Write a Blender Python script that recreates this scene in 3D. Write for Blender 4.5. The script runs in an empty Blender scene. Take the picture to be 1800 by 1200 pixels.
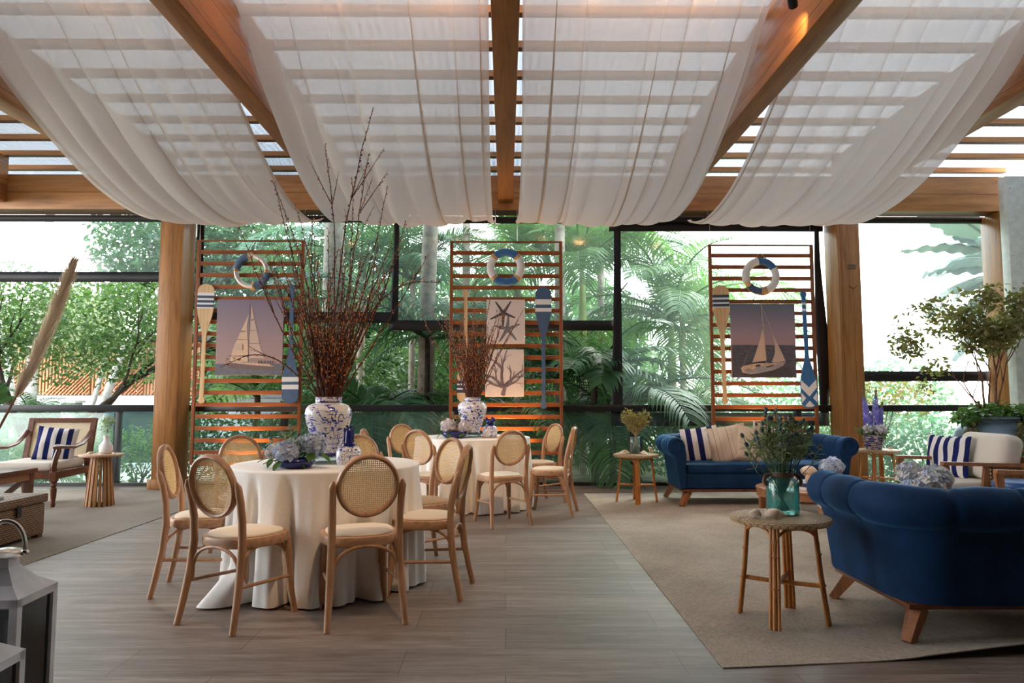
import bpy, bmesh, math, random
import numpy as np
from mathutils import Vector, Matrix, Euler, noise as mnoise

SC = bpy.context.scene
COL = SC.collection
PI = math.pi
R = math.radians

# ------------------------------------------------------------------ camera
cam_data = bpy.data.cameras.new('camera')
cam = bpy.data.objects.new('camera', cam_data)
COL.objects.link(cam)
cam_data.sensor_fit = 'HORIZONTAL'
cam_data.sensor_width = 36.0
cam_data.lens = 25.0
cam_data.clip_end = 300
cam.location = (0, 0, 1.2)
cam.rotation_euler = (R(90) + math.atan(100 / 1250), 0, -math.atan(11 / 1250))
SC.camera = cam

# ------------------------------------------------------------------ world, sun, exposure
world = bpy.data.worlds.new('overcast_sky')
SC.world = world
world.use_nodes = True
wn = world.node_tree
wn.nodes.clear()
w_out = wn.nodes.new('ShaderNodeOutputWorld')
w_bg = wn.nodes.new('ShaderNodeBackground')
w_tc = wn.nodes.new('ShaderNodeTexCoord')
w_sep = wn.nodes.new('ShaderNodeSeparateXYZ')
w_ramp = wn.nodes.new('ShaderNodeValToRGB')
wn.links.new(w_tc.outputs['Generated'], w_sep.inputs[0])
wn.links.new(w_sep.outputs['Z'], w_ramp.inputs[0])
w_ramp.color_ramp.elements[0].position = 0.0
w_ramp.color_ramp.elements[0].color = (1.0, 0.985, 0.95, 1)
w_ramp.color_ramp.elements[1].position = 0.6
w_ramp.color_ramp.elements[1].color = (0.80, 0.90, 1.0, 1)
wn.links.new(w_ramp.outputs[0], w_bg.inputs['Color'])
w_bg.inputs['Strength'].default_value = 4.2
wn.links.new(w_bg.outputs[0], w_out.inputs[0])

sun_d = bpy.data.lights.new('hazy_sun', 'SUN')
sun_d.energy = 4.0
sun_d.angle = R(45)
sun_d.color = (1.0, 0.90, 0.74)
sun = bpy.data.objects.new('hazy_sun', sun_d)
COL.objects.link(sun)
sun.rotation_euler = (R(-38), R(22), 0)      # shines down from high over the garden, from the right

SC.view_settings.view_transform = 'Standard'
SC.view_settings.look = 'None'
SC.view_settings.gamma = 1.0
SC.view_settings.use_curve_mapping = False
SC.view_settings.exposure = 1.35
cy = SC.cycles
cy.max_bounces = 10
cy.diffuse_bounces = 5
cy.glossy_bounces = 3
cy.transmission_bounces = 6
cy.transparent_max_bounces = 24
cy.caustics_reflective = False
cy.caustics_refractive = False
cy.sample_clamp_indirect = 4.0
cy.use_denoising = True

# ------------------------------------------------------------------ mesh helpers
class MB:
    """collects vertices and faces that become ONE mesh object"""
    def __init__(s):
        s.v = []; s.f = []; s.m = []
    def add(s, vs, fs, mi=0, T=None):
        o = len(s.v)
        if T is not None:
            vs = [tuple(T @ Vector(p)) for p in vs]
        s.v.extend([tuple(p) for p in vs])
        s.f.extend([tuple(i + o for i in f) for f in fs])
        s.m.extend([mi] * len(fs))
        return s
    def box(s, c, d, mi=0, T=None, rz=0.0):
        x, y, z = d[0] / 2, d[1] / 2, d[2] / 2
        vs = [(-x, -y, -z), (x, -y, -z), (x, y, -z), (-x, y, -z), (-x, -y, z), (x, -y, z), (x, y, z), (-x, y, z)]
        if rz:
            ca, sa = math.cos(rz), math.sin(rz)
            vs = [(a * ca - b * sa, a * sa + b * ca, e) for a, b, e in vs]
        vs = [(a + c[0], b + c[1], e + c[2]) for a, b, e in vs]
        return s.add(vs, [(0, 3, 2, 1), (4, 5, 6, 7), (0, 1, 5, 4), (1, 2, 6, 5), (2, 3, 7, 6), (3, 0, 4, 7)], mi, T)
    def rbox(s, c, d, r=0.01, n=3, mi=0, T=None):
        """box with rounded edges"""
        bm = bmesh.new()
        bmesh.ops.create_cube(bm, size=1.0)
        for v in bm.verts:
            v.co = Vector((v.co.x * d[0], v.co.y * d[1], v.co.z * d[2]))
        bmesh.ops.bevel(bm, geom=bm.edges[:], offset=r, segments=n, affect='EDGES', profile=0.5)
        bm.verts.index_update()
        vs = [tuple(v.co + Vector(c)) for v in bm.verts]
        fs = [tuple(v.index for v in f.verts) for f in bm.faces]
        bm.free()
        return s.add(vs, fs, mi, T)
    def beam(s, a, b, w, h, mi=0, up=(0, 0, 1), w2=None, h2=None):
        """bar of rectangular section from a to b, tapering to w2 x h2"""
        a = Vector(a); b = Vector(b); d = (b - a).normalized(); u = Vector(up)
        if abs(d.dot(u)) > 0.98: u = Vector((0, 1, 0))
        x = d.cross(u).normalized(); y = x.cross(d).normalized()
        w2 = w if w2 is None else w2; h2 = h if h2 is None else h2
        vs = []
        for p, ww, hh in ((a, w, h), (b, w2, h2)):
            for sx, sy in ((-1, -1), (1, -1), (1, 1), (-1, 1)):
                vs.append(p + x * sx * ww / 2 + y * sy * hh / 2)
        return s.add(vs, [(0, 1, 2, 3), (7, 6, 5, 4), (0, 4, 5, 1), (1, 5, 6, 2), (2, 6, 7, 3), (3, 7, 4, 0)], mi)
    def tube(s, pts, r, seg=8, mi=0, caps=True, closed=False, flat=None, T=None):
        pts = [Vector(p) for p in pts]
        n = len(pts)
        rs = r if isinstance(r, (list, tuple)) else [r] * n
        tang = []
        for i in range(n):
            if closed:
                t = pts[(i + 1) % n] - pts[i - 1]
            else:
                t = pts[min(i + 1, n - 1)] - pts[max(i - 1, 0)]
            tang.append(t.normalized() if t.length > 1e-9 else Vector((0, 0, 1)))
        u = Vector((0, 0, 1))
        if abs(tang[0].dot(u)) > 0.9: u = Vector((0, 1, 0))
        u = (u - tang[0] * u.dot(tang[0])).normalized()
        vs = []
        for i in range(n):
            t = tang[i]
            u = (u - t * u.dot(t))
            u = u.normalized() if u.length > 1e-6 else t.orthogonal().normalized()
            w = t.cross(u)
            fl = flat if flat else (1, 1)
            for k in range(seg):
                an = 2 * PI * k / seg
                vs.append(pts[i] + (u * math.cos(an) * fl[0] + w * math.sin(an) * fl[1]) * rs[i])
        fs = []
        m = n if closed else n - 1
        for i in range(m):
            j = (i + 1) % n
            for k in range(seg):
                k2 = (k + 1) % seg
                fs.append((i * seg + k, i * seg + k2, j * seg + k2, j * seg + k))
        if caps and not closed:
            fs.append(tuple(range(seg - 1, -1, -1)))
            fs.append(tuple((n - 1) * seg + k for k in range(seg)))
        return s.add(vs, fs, mi, T)
    def lathe(s, prof, seg=32, c=(0, 0, 0), mi=0, T=None, wob=None):
        """prof = [(radius, z)...] turned about z"""
        vs = []; fs = []
        for i, (r, z) in enumerate(prof):
            for k in range(seg):
                a = 2 * PI * k / seg
                rr = r * (wob(a, z) if wob else 1)
                vs.append((c[0] + rr * math.cos(a), c[1] + rr * math.sin(a), c[2] + z))
        for i in range(len(prof) - 1):
            for k in range(seg):
                k2 = (k + 1) % seg
                fs.append((i * seg + k, i * seg + k2, (i + 1) * seg + k2, (i + 1) * seg + k))
        if prof[0][0] > 1e-4: fs.append(tuple(range(seg - 1, -1, -1)))
        if prof[-1][0] > 1e-4: fs.append(tuple((len(prof) - 1) * seg + k for k in range(seg)))
        return s.add(vs, fs, mi, T)
    def ball(s, c, r, n=12, m=8, mi=0, T=None):
        r = r if isinstance(r, (tuple, list)) else (r, r, r)
        vs = []; fs = []
        for i in range(m + 1):
            th = PI * i / m
            for k in range(n):
                a = 2 * PI * k / n
                vs.append((c[0] + r[0] * math.sin(th) * math.cos(a), c[1] + r[1] * math.sin(th) * math.sin(a), c[2] + r[2] * math.cos(th)))
        for i in range(m):
            for k in range(n):
                k2 = (k + 1) % n
                fs.append((i * n + k, (i + 1) * n + k, (i + 1) * n + k2, i * n + k2))
        return s.add(vs, fs, mi, T)
    def grid(s, fn, nu, nv, mi=0, T=None, wrap=False):
        vs = [fn(i / nu, j / nv) for j in range(nv + 1) for i in range(nu + (0 if wrap else 1))]
        w = nu if wrap else nu + 1
        fs = []
        for j in range(nv):
            for i in range(nu):
                i2 = (i + 1) % w
                fs.append((j * w + i, j * w + i2, (j + 1) * w + i2, (j + 1) * w + i))
        return s.add(vs, fs, mi, T)
    def prism(s, outline, z0, z1, mi=0, T=None):
        n = len(outline)
        vs = [(x, y, z0) for x, y in outline] + [(x, y, z1) for x, y in outline]
        fs = [tuple(range(n - 1, -1, -1)), tuple(range(n, 2 * n))]
        for i in range(n):
            j = (i + 1) % n
            fs.append((i, j, n + j, n + i))
        return s.add(vs, fs, mi, T)
    def mesh(s, name, smooth=True, angle=38):
        me = bpy.data.meshes.new(name)
        me.from_pydata(s.v, [], s.f)
        me.update()
        if any(s.m):
            me.polygons.foreach_set('material_index', s.m)
        if smooth:
            me.polygons.foreach_set('use_smooth', [True] * len(me.polygons))
            if angle: me.set_sharp_from_angle(angle=R(angle))
        return me

def obj(name, mb, mat, parent=None, smooth=True, angle=38, kind=None, solid=None, sub=0, label=None):
    me = mb if isinstance(mb, bpy.types.Mesh) else mb.mesh(name, smooth, angle)
    for m in (mat if isinstance(mat, (list, tuple)) else [mat]):
        me.materials.append(m)
    o = bpy.data.objects.new(name, me)
    COL.objects.link(o)
    if parent is not None: o.parent = parent
    if kind: o['kind'] = kind
    if label: o['label'] = label
    if solid:
        md = o.modifiers.new('thickness', 'SOLIDIFY'); md.thickness = solid; md.offset = 0
    if sub:
        md = o.modifiers.new('smooth', 'SUBSURF'); md.levels = sub; md.render_levels = sub
    return o

def tag(o, label, cat, group=None, kind=None):
    o['label'] = label; o['category'] = cat
    if group: o['group'] = group
    if kind: o['kind'] = kind
    return o

def thing(name, label, cat, loc=(0, 0, 0), rz=0.0, group=None):
    o = bpy.data.objects.new(name, None)
    o.empty_display_size = 0.1
    COL.objects.link(o)
    o.location = loc; o.rotation_euler = (0, 0, rz)
    return tag(o, label, cat, group)

def dup(root, loc=None, rz=None, label=None, group=None):
    """a copy of a thing with copies of its parts and their parts"""
    def cp(o, par):
        c = o.copy(); COL.objects.link(c)
        if par is not None: c.parent = par
        for ch in list(o.children): cp(ch, c)
        return c
    r = cp(root, None)
    if loc is not None: r.location = loc
    if rz is not None: r.rotation_euler = (0, 0, rz)
    if label: r['label'] = label
    if group: r['group'] = group
    return r

def struct(name, mb, mat, **k):
    return obj(name, mb, mat, kind='structure', **k)

def arc(cx, cy, r, a0, a1, n):
    return [(cx + r * math.cos(a0 + (a1 - a0) * i / n), cy + r * math.sin(a0 + (a1 - a0) * i / n)) for i in range(n + 1)]

# ------------------------------------------------------------------ material helpers
class NT:
    def __init__(s, name):
        s.mat = bpy.data.materials.new(name); s.mat.use_nodes = True
        s.t = s.mat.node_tree; s.t.nodes.clear()
        s.out = s.n('ShaderNodeOutputMaterial')
    def n(s, t, ins=None, **k):
        nd = s.t.nodes.new(t)
        for a, b in k.items(): setattr(nd, a, b)
        if ins:
            for a, b in ins.items():
                if isinstance(b, bpy.types.NodeSocket): s.t.links.new(b, nd.inputs[a])
                else: nd.inputs[a].default_value = b
        return nd
    def math(s, op, a, b=0.0, c=0.0):
        return s.n('ShaderNodeMath', {0: a, 1: b, 2: c}, operation=op).outputs[0]
    def coord(s, kind='Object', scale=(1, 1, 1), rot=(0, 0, 0)):
        tc = s.n('ShaderNodeTexCoord')
        return s.n('ShaderNodeMapping', {0: tc.outputs[kind], 'Scale': scale, 'Rotation': rot}).outputs[0]
    def noise(s, vec, scale=5, detail=4, rough=0.55, dist=0.0):
        return s.n('ShaderNodeTexNoise', {'Vector': vec, 'Scale': scale, 'Detail': detail, 'Roughness': rough, 'Distortion': dist}).outputs['Fac']
    def ramp(s, fac, stops, interp='LINEAR'):
        r = s.n('ShaderNodeValToRGB', {0: fac}); cr = r.color_ramp; cr.interpolation = interp
        while len(cr.elements) < len(stops): cr.elements.new(0.5)
        for e, (p, c) in zip(cr.elements, stops):
            e.position = p; e.color = (c[0], c[1], c[2], 1)
        return r.outputs[0]
    def mix(s, fac, a, b, blend='MIX'):
        m = s.n('ShaderNodeMix', data_type='RGBA', blend_type=blend)
        for i, v in ((0, fac), (6, a), (7, b)):
            if isinstance(v, bpy.types.NodeSocket): s.t.links.new(v, m.inputs[i])
            else: m.inputs[i].default_value = (*v, 1) if isinstance(v, tuple) and len(v) == 3 else v
        return m.outputs[2]
    def bsdf(s, color, rough=0.5, metal=0.0, spec=0.5, bump=None, bstr=0.3, bdist=0.01, **k):
        b = s.n('ShaderNodeBsdfPrincipled')
        for key, v in (('Base Color', color), ('Roughness', rough), ('Metallic', metal), ('Specular IOR Level', spec), *[(a.replace('_', ' '), c) for a, c in k.items()]):
            if isinstance(v, bpy.types.NodeSocket): s.t.links.new(v, b.inputs[key])
            else: b.inputs[key].default_value = (*v, 1) if isinstance(v, tuple) and len(v) == 3 else v
        if bump is not None:
            bp = s.n('ShaderNodeBump', {'Height': bump, 'Strength': bstr, 'Distance': bdist})
            s.t.links.new(bp.outputs[0], b.inputs['Normal'])
        return b.outputs[0]
    def mixs(s, fac, a, b):
        m = s.n('ShaderNodeMixShader')
        for i, v in ((0, fac), (1, a), (2, b)):
            if isinstance(v, bpy.types.NodeSocket): s.t.links.new(v, m.inputs[i])
            else: m.inputs[i].default_value = v
        return m.outputs[0]
    def sh(s, t, color):
        c = s.n(t)
        if isinstance(color, bpy.types.NodeSocket): s.t.links.new(color, c.inputs['Color'])
        else: c.inputs['Color'].default_value = (*color, 1)
        return c.outputs[0]
    def done(s, shader):
        s.t.links.new(shader, s.out.inputs['Surface'])
        return s.mat

def plain(name, col, rough=0.5, metal=0.0, spec=0.5, var=0.12, scale=12, bump=0.0, **k):
    t = NT(name)
    v = t.coord()
    f = t.noise(v, scale, 5)
    c2 = tuple(min(1, x * (1 + var)) for x in col); c1 = tuple(x * (1 - var) for x in col)
    c = t.ramp(f, [(0.3, c1), (0.7, c2)])
    return t.done(t.bsdf(c, rough, metal, spec, bump=f if bump else None, bstr=bump, **k))

def wood(name, c1, c2, axis='Z', scale=1.0, rough=0.45, spec=0.4, knots=False, planks=None):
    """grain runs along axis"""
    t = NT(name)
    st = {'X': (0.7, 9, 9), 'Y': (9, 0.7, 9), 'Z': (9, 9, 0.7)}[axis]
    v = t.coord('Object', tuple(a * scale for a in st))
    n1 = t.noise(v, 1.6, 5, 0.6, 0.6)
    n2 = t.noise(v, 7.0, 3, 0.6)
    f = t.math('ADD', t.math('MULTIPLY', n1, 0.72), t.math('MULTIPLY', n2, 0.28))
    col = t.ramp(f, [(0.34, tuple(a * 0.8 for a in c1)), (0.5, tuple((a + b) / 2 for a, b in zip(c1, c2))), (0.66, c2)])
    if knots:
        vk = t.coord('Object', {'X': (0.9, 3.4, 3.4), 'Y': (3.4, 0.9, 3.4), 'Z': (3.4, 3.4, 0.9)}[axis])
        vo = t.n('ShaderNodeTexVoronoi', {'Vector': vk, 'Scale': 1.0}).outputs['Distance']
        k = t.ramp(vo, [(0.03, (0.22, 0.14, 0.10)), (0.055, (0.6, 0.5, 0.42)), (0.10, (1, 1, 1))])
        col = t.mix(0.8, col, k, 'MULTIPLY')
    if planks:
        ax, step, off = planks
        sep = t.n('ShaderNodeSeparateXYZ', {0: t.coord('Object')})
        p = t.math('FRACT', t.math('ADD', t.math('DIVIDE', sep.outputs[ax], step), off))
        ln = t.math('LESS_THAN', p, 0.03)
        col = t.mix(ln, col, tuple(a * 0.35 for a in c1))
    return t.done(t.bsdf(col, rough, 0, spec, bump=f, bstr=0.12))
# ------------------------------------------------------------------ materials
PINE_Y = wood('amber pine beam', (0.25, 0.092, 0.022), (0.42, 0.175, 0.045), 'Y', 0.8, 0.42, knots=True, planks=('Z', 0.21, 0.1))
PINE_X = wood('amber pine purlin', (0.31, 0.125, 0.034), (0.50, 0.23, 0.075), 'X', 0.8, 0.45, knots=True, planks=('Z', 0.245, 0.6))
PINE_Z = wood('amber pine column', (0.29, 0.115, 0.030), (0.46, 0.21, 0.062), 'Z', 0.8, 0.42, knots=True, planks=('X', 0.155, 0.35))
TEAK_X = wood('red stained slat wood', (0.22, 0.058, 0.015), (0.38, 0.115, 0.028), 'X', 1.3, 0.4)
TEAK_Z = wood('red stained stile wood', (0.19, 0.055, 0.018), (0.31, 0.10, 0.032), 'Z', 1.3, 0.4)
BEECH = wood('pale bentwood beech', (0.36, 0.185, 0.095), (0.52, 0.295, 0.165), 'Z', 1.8, 0.42)
BEECH_X = wood('pale seat beech', (0.42, 0.235, 0.13), (0.58, 0.35, 0.21), 'X', 1.8, 0.42)
RATTAN = wood('honey rattan pole', (0.42, 0.145, 0.032), (0.64, 0.27, 0.075), 'Z', 2.4, 0.35)
MAHOG = wood('dark mahogany', (0.085, 0.027, 0.012), (0.17, 0.058, 0.026), 'Y', 1.6, 0.35)
WALNUT = wood('warm walnut leg', (0.22, 0.075, 0.028), (0.36, 0.14, 0.055), 'Z', 1.6, 0.38)
WALNUT_X = wood('warm walnut top', (0.25, 0.095, 0.04), (0.40, 0.18, 0.085), 'X', 1.4, 0.35)
SLATWOOD = wood('golden slat wood', (0.30, 0.13, 0.045), (0.50, 0.25, 0.10), 'Z', 1.8, 0.42)
PADDLE_W = wood('raw pale paddle wood', (0.56, 0.35, 0.17), (0.74, 0.52, 0.30), 'Z', 1.0, 0.5)
BLACK = plain('black powder coat', (0.010, 0.010, 0.012), 0.38, 0, 0.4)
BLACK_FAB = plain('black blind border', (0.011, 0.011, 0.014), 0.5, 0, 0.4)
STEEL = plain('brushed nickel', (0.62, 0.58, 0.53), 0.28, 1.0, 0.5)
WHITE_PAINT = plain('white painted metal', (0.72, 0.70, 0.72), 0.35)
CREAM_PAINT = plain('cream painted pilaster', (0.62, 0.64, 0.58), 0.6)
DARK_WALL = plain('dark timber wall', (0.018, 0.013, 0.011), 0.7, var=0.3)
PAD = plain('cream seat pad linen', (0.82, 0.71, 0.56), 0.85, 0, 0.2, 0.05, 120, 0.1)
CREAM_FAB = plain('oatmeal upholstery', (0.62, 0.55, 0.47), 0.9, 0, 0.15, 0.08, 160, 0.15)
NAVY_PAINT = plain('slate blue paint', (0.060, 0.105, 0.19), 0.55)
BLUE_PAINT = plain('sea blue paint', (0.035, 0.13, 0.32), 0.5)
WHITE_CAN = plain('white canvas cover', (0.74, 0.71, 0.70), 0.8, 0, 0.2, 0.05, 80, 0.1)
ROPE = plain('natural rope', (0.55, 0.33, 0.15), 0.9, 0, 0.1, 0.35, 160, 0.4)
CLOTH = plain('white table linen', (0.86, 0.83, 0.79), 0.8, 0, 0.2, 0.025, 60, 0.06)
COBALT = plain('cobalt glazed ceramic', (0.012, 0.016, 0.13), 0.16)
SHELL_M = None
TERRA = plain('terracotta pot', (0.52, 0.30, 0.17), 0.7)
BARK = plain('grey ringed palm bark', (0.34, 0.28, 0.23), 0.9, 0, 0.2, 0.35, 9, 0.4)
DARKBARK = plain('dark tree bark', (0.055, 0.042, 0.033), 0.9, 0, 0.2, 0.4, 14, 0.5)
WHITEBARK = plain('pale tree bark', (0.42, 0.40, 0.37), 0.9, 0, 0.2, 0.3, 8, 0.3)
TWIG = plain('red brown willow bark', (0.085, 0.028, 0.018), 0.5, 0, 0.4, 0.4, 30)
BUD = plain('russet willow bud', (0.60, 0.22, 0.07), 0.5, 0, 0.4, 0.4, 90)
STEM = plain('green flower stem', (0.07, 0.12, 0.03), 0.6)
SHAFT = plain('yellow green crownshaft', (0.30, 0.36, 0.09), 0.45, 0, 0.5, 0.2, 4)

def leafmat(name, c1, c2, tr=0.35, rough=0.45, scale=3.0):
    t = NT(name)
    oi = t.n('ShaderNodeObjectInfo')
    g = t.n('ShaderNodeNewGeometry')
    r = t.math('FRACT', t.math('ADD', g.outputs['Random Per Island'], oi.outputs['Random']))
    c = t.ramp(r, [(0.0, c1), (1.0, c2)])
    p = t.bsdf(c, rough, 0, 0.4)
    tl = t.sh('ShaderNodeBsdfTranslucent', t.mix(0.35, c, (0.20, 0.34, 0.06), 'MIX'))
    return t.done(t.mixs(tr, p, tl))

L_PALM = leafmat('glossy palm leaf', (0.022, 0.085, 0.040), (0.060, 0.170, 0.060), 0.30)
L_PALM2 = leafmat('light palm leaf', (0.06, 0.16, 0.05), (0.15, 0.28, 0.07), 0.40)
L_TREE = leafmat('broad tree leaf', (0.022, 0.080, 0.022), (0.085, 0.18, 0.045), 0.35)
L_DARK = leafmat('dark tree leaf', (0.018, 0.060, 0.030), (0.055, 0.13, 0.05), 0.32)
L_BANANA = leafmat('dull grey green banana leaf', (0.08, 0.12, 0.115), (0.15, 0.20, 0.18), 0.12)
L_OLIVE = leafmat('olive bronze leaf', (0.11, 0.11, 0.03), (0.27, 0.19, 0.06), 0.35)
L_HEDGE = leafmat('hedge leaf', (0.05, 0.15, 0.075), (0.17, 0.32, 0.17), 0.35)
L_GREY = leafmat('grey green thistle leaf', (0.20, 0.26, 0.15), (0.44, 0.50, 0.29), 0.4, 0.7)
L_FLOWER = leafmat('green flower leaf', (0.03, 0.09, 0.018), (0.09, 0.19, 0.035), 0.3)
L_DRIED = leafmat('dried yellow sprig', (0.26, 0.20, 0.06), (0.45, 0.35, 0.13), 0.3, 0.7)
H_BLUE = leafmat('powder blue hydrangea petal', (0.36, 0.44, 0.66), (0.68, 0.74, 0.88), 0.25, 0.7)
H_LILAC = leafmat('lilac white hydrangea petal', (0.54, 0.48, 0.58), (0.84, 0.78, 0.78), 0.25, 0.7)
H_CREAM = leafmat('cream blue hydrangea petal', (0.48, 0.53, 0.74), (0.88, 0.83, 0.72), 0.25, 0.7)
H_VIOLET = leafmat('violet delphinium petal', (0.14, 0.12, 0.58), (0.40, 0.34, 0.80), 0.25, 0.6)
THISTLE = leafmat('steel blue thistle head', (0.05, 0.08, 0.10), (0.16, 0.21, 0.22), 0.1, 0.8)
PLUME = leafmat('pinkish pampas plume', (0.74, 0.54, 0.42), (0.92, 0.76, 0.63), 0.45, 0.9)

def floor_mat():
    t = NT('grey brown wood look tile')
    v = t.coord('Object')
    br = t.n('ShaderNodeTexBrick', {'Vector': v, 'Scale': 1.0, 'Mortar Size': 0.0022, 'Mortar Smooth': 0.1, 'Brick Width': 1.27, 'Row Height': 0.32,
                                   'Color1': (0.35, 0.35, 0.35, 1), 'Color2': (0.75, 0.75, 0.75, 1), 'Mortar': (0, 0, 0, 1)}, offset=0.37, offset_frequency=2)
    sep = t.n('ShaderNodeSeparateXYZ', {0: v})
    row = t.math('FLOOR', t.math('DIVIDE', sep.outputs['Y'], 0.32))
    sh = t.n('ShaderNodeCombineXYZ', {0: t.math('MULTIPLY', row, 3.7), 2: row})
    vv = t.n('ShaderNodeVectorMath', {0: v, 1: sh.outputs[0]}, operation='ADD').outputs[0]
    vs = t.n('ShaderNodeMapping', {0: vv, 'Scale': (0.9, 9, 1)}).outputs[0]
    n1 = t.noise(vs, 1.5, 6, 0.62, 0.5)
    n2 = t.noise(vs, 7.0, 4, 0.6)
    f = t.math('ADD', t.math('MULTIPLY', n1, 0.65), t.math('MULTIPLY', n2, 0.35))
    c = t.ramp(f, [(0.32, (0.095, 0.068, 0.054)), (0.50, (0.205, 0.153, 0.124)), (0.68, (0.35, 0.277, 0.228))])
    c = t.mix(0.38, c, br.outputs['Color'], 'OVERLAY')
    c = t.mix(t.math('MULTIPLY', br.outputs['Fac'], 0.55), c, (0.06, 0.05, 0.045))
    rr = t.math('ADD', 0.38, t.math('MULTIPLY', f, 0.18))
    return t.done(t.bsdf(c, rr, 0, 0.5, bump=t.math('SUBTRACT', t.math('MULTIPLY', f, 0.25), br.outputs['Fac']), bstr=0.15, bdist=0.004))
FLOOR = floor_mat()

def rug_mat(name, c1, c2):
    t = NT(name)
    v = t.coord('Object')
    n1 = t.noise(v, 1.3, 4, 0.6)
    w = t.noise(t.coord('Object', (26, 120, 26)), 1.0, 3, 0.7)
    w2 = t.noise(t.coord('Object', (120, 26, 26)), 1.0, 3, 0.7)
    f = t.math('ADD', t.math('MULTIPLY', n1, 0.35), t.math('MULTIPLY', t.math('ADD', w, w2), 0.325))
    c = t.ramp(f, [(0.35, c1), (0.65, c2)])
    return t.done(t.bsdf(c, 0.95, 0, 0.08, bump=w, bstr=0.5, bdist=0.006))
RUG = rug_mat('sand sisal weave', (0.26, 0.215, 0.17), (0.60, 0.515, 0.425))
RUG2 = rug_mat('grey sand weave', (0.20, 0.17, 0.14), (0.36, 0.31, 0.26))

def velvet():
    t = NT('royal blue velvet')
    f = t.noise(t.coord('Object'), 5, 5, 0.6)
    c = t.ramp(f, [(0.3, (0.002, 0.017, 0.058)), (0.7, (0.0045, 0.034, 0.105))])
    return t.done(t.bsdf(c, 0.75, 0, 0.2, Sheen_Weight=0.75, Sheen_Roughness=0.32, Sheen_Tint=(0.10, 0.36, 0.72, 1)))
VELVET = velvet()

def gauze():
    t = NT('sheer ivory gauze')
    v = t.coord('Object', (1, 1, 1))
    wv = t.noise(t.coord('Object', (60, 2.0, 2.0)), 1.0, 4, 0.65)
    wh = t.noise(t.coord('Object', (3.0, 90, 3)), 1.0, 3, 0.65)
    f = t.math('ADD', t.math('MULTIPLY', wv, 0.5), t.math('MULTIPLY', wh, 0.5))
    tr = t.sh('ShaderNodeBsdfTransparent', (1.0, 0.97, 0.93))
    df = t.sh('ShaderNodeBsdfDiffuse', (0.72, 0.63, 0.54))
    tl = t.sh('ShaderNodeBsdfTranslucent', (0.77, 0.68, 0.575))
    clo = t.mixs(0.55, df, tl)
    lw = t.n('ShaderNodeLayerWeight', {'Blend': 0.5}).outputs['Facing']
    op = t.math('ADD', 0.80, t.math('ADD', t.math('MULTIPLY', t.math('SUBTRACT', f, 0.5), 0.16), t.math('MULTIPLY', t.math('MULTIPLY', lw, lw), 0.42)))
    op = t.math('MINIMUM', t.math('MAXIMUM', op, 0.0), 0.97)
    return t.done(t.mixs(op, tr, clo))
GAUZE = gauze()

def clear_film(name, tint, haze, hcol=(0.85, 0.95, 0.97), gloss=0.06):
    t = NT(name)
    st = t.noise(t.coord('Object', (7, 1, 0.5)), 1.0, 4, 0.6, 1.0)
    tr = t.sh('ShaderNodeBsdfTransparent', tint)
    tl = t.sh('ShaderNodeBsdfTranslucent', hcol)
    df = t.sh('ShaderNodeBsdfDiffuse', hcol)
    hz = t.mixs(0.35, tl, df)
    fac = t.math('MULTIPLY', haze, t.math('ADD', 0.6, t.math('MULTIPLY', st, 0.8)))
    s1 = t.mixs(fac, tr, hz)
    gl = t.n('ShaderNodeBsdfGlossy', {'Color': (1, 1, 1, 1), 'Roughness': 0.08}).outputs[0]
    fr = t.n('ShaderNodeFresnel', {'IOR': 1.4}).outputs[0]
    return t.done(t.mixs(t.math('MULTIPLY', fr, gloss / 0.06), s1, gl))
VINYL = clear_film('clear vinyl sheet', (0.82, 0.95, 0.96), 0.07, (0.78, 0.95, 1.0))
GLASS = clear_film('greenish balustrade glass', (0.86, 0.97, 0.95), 0.05, (0.7, 0.95, 0.9), 0.06)
LANTERN_GLASS = clear_film('smoky lantern glass', (0.42, 0.44, 0.46), 0.03, (0.6, 0.6, 0.62), 0.06)
VASE_CLEAR = clear_film('clear glass vase wall', (0.86, 0.95, 0.95), 0.05, (0.8, 0.95, 0.97), 0.07)
VASE_TEAL = clear_film('turquoise glass wall', (0.74, 0.945, 0.95), 0.20, (0.25, 0.80, 0.82), 0.08)
WATER = clear_film('water in the vase', (0.86, 0.985, 0.965), 0.26, (0.40, 0.90, 0.82), 0.03)

def roof_mat():
    t = NT('corrugated polycarbonate')
    n = t.noise(t.coord('Object', (6, 0.6, 1)), 1.0, 4, 0.6)
    tr = t.sh('ShaderNodeBsdfTransparent', (0.30, 0.34, 0.40))
    tl = t.sh('ShaderNodeBsdfTranslucent', (0.19, 0.21, 0.24))
    df = t.sh('ShaderNodeBsdfDiffuse', (0.55, 0.58, 0.62))
    s = t.mixs(0.55, tl, df)
    return t.done(t.mixs(t.math('ADD', 0.92, t.math('MULTIPLY', n, 0.07)), tr, s))
ROOF = roof_mat()

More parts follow.
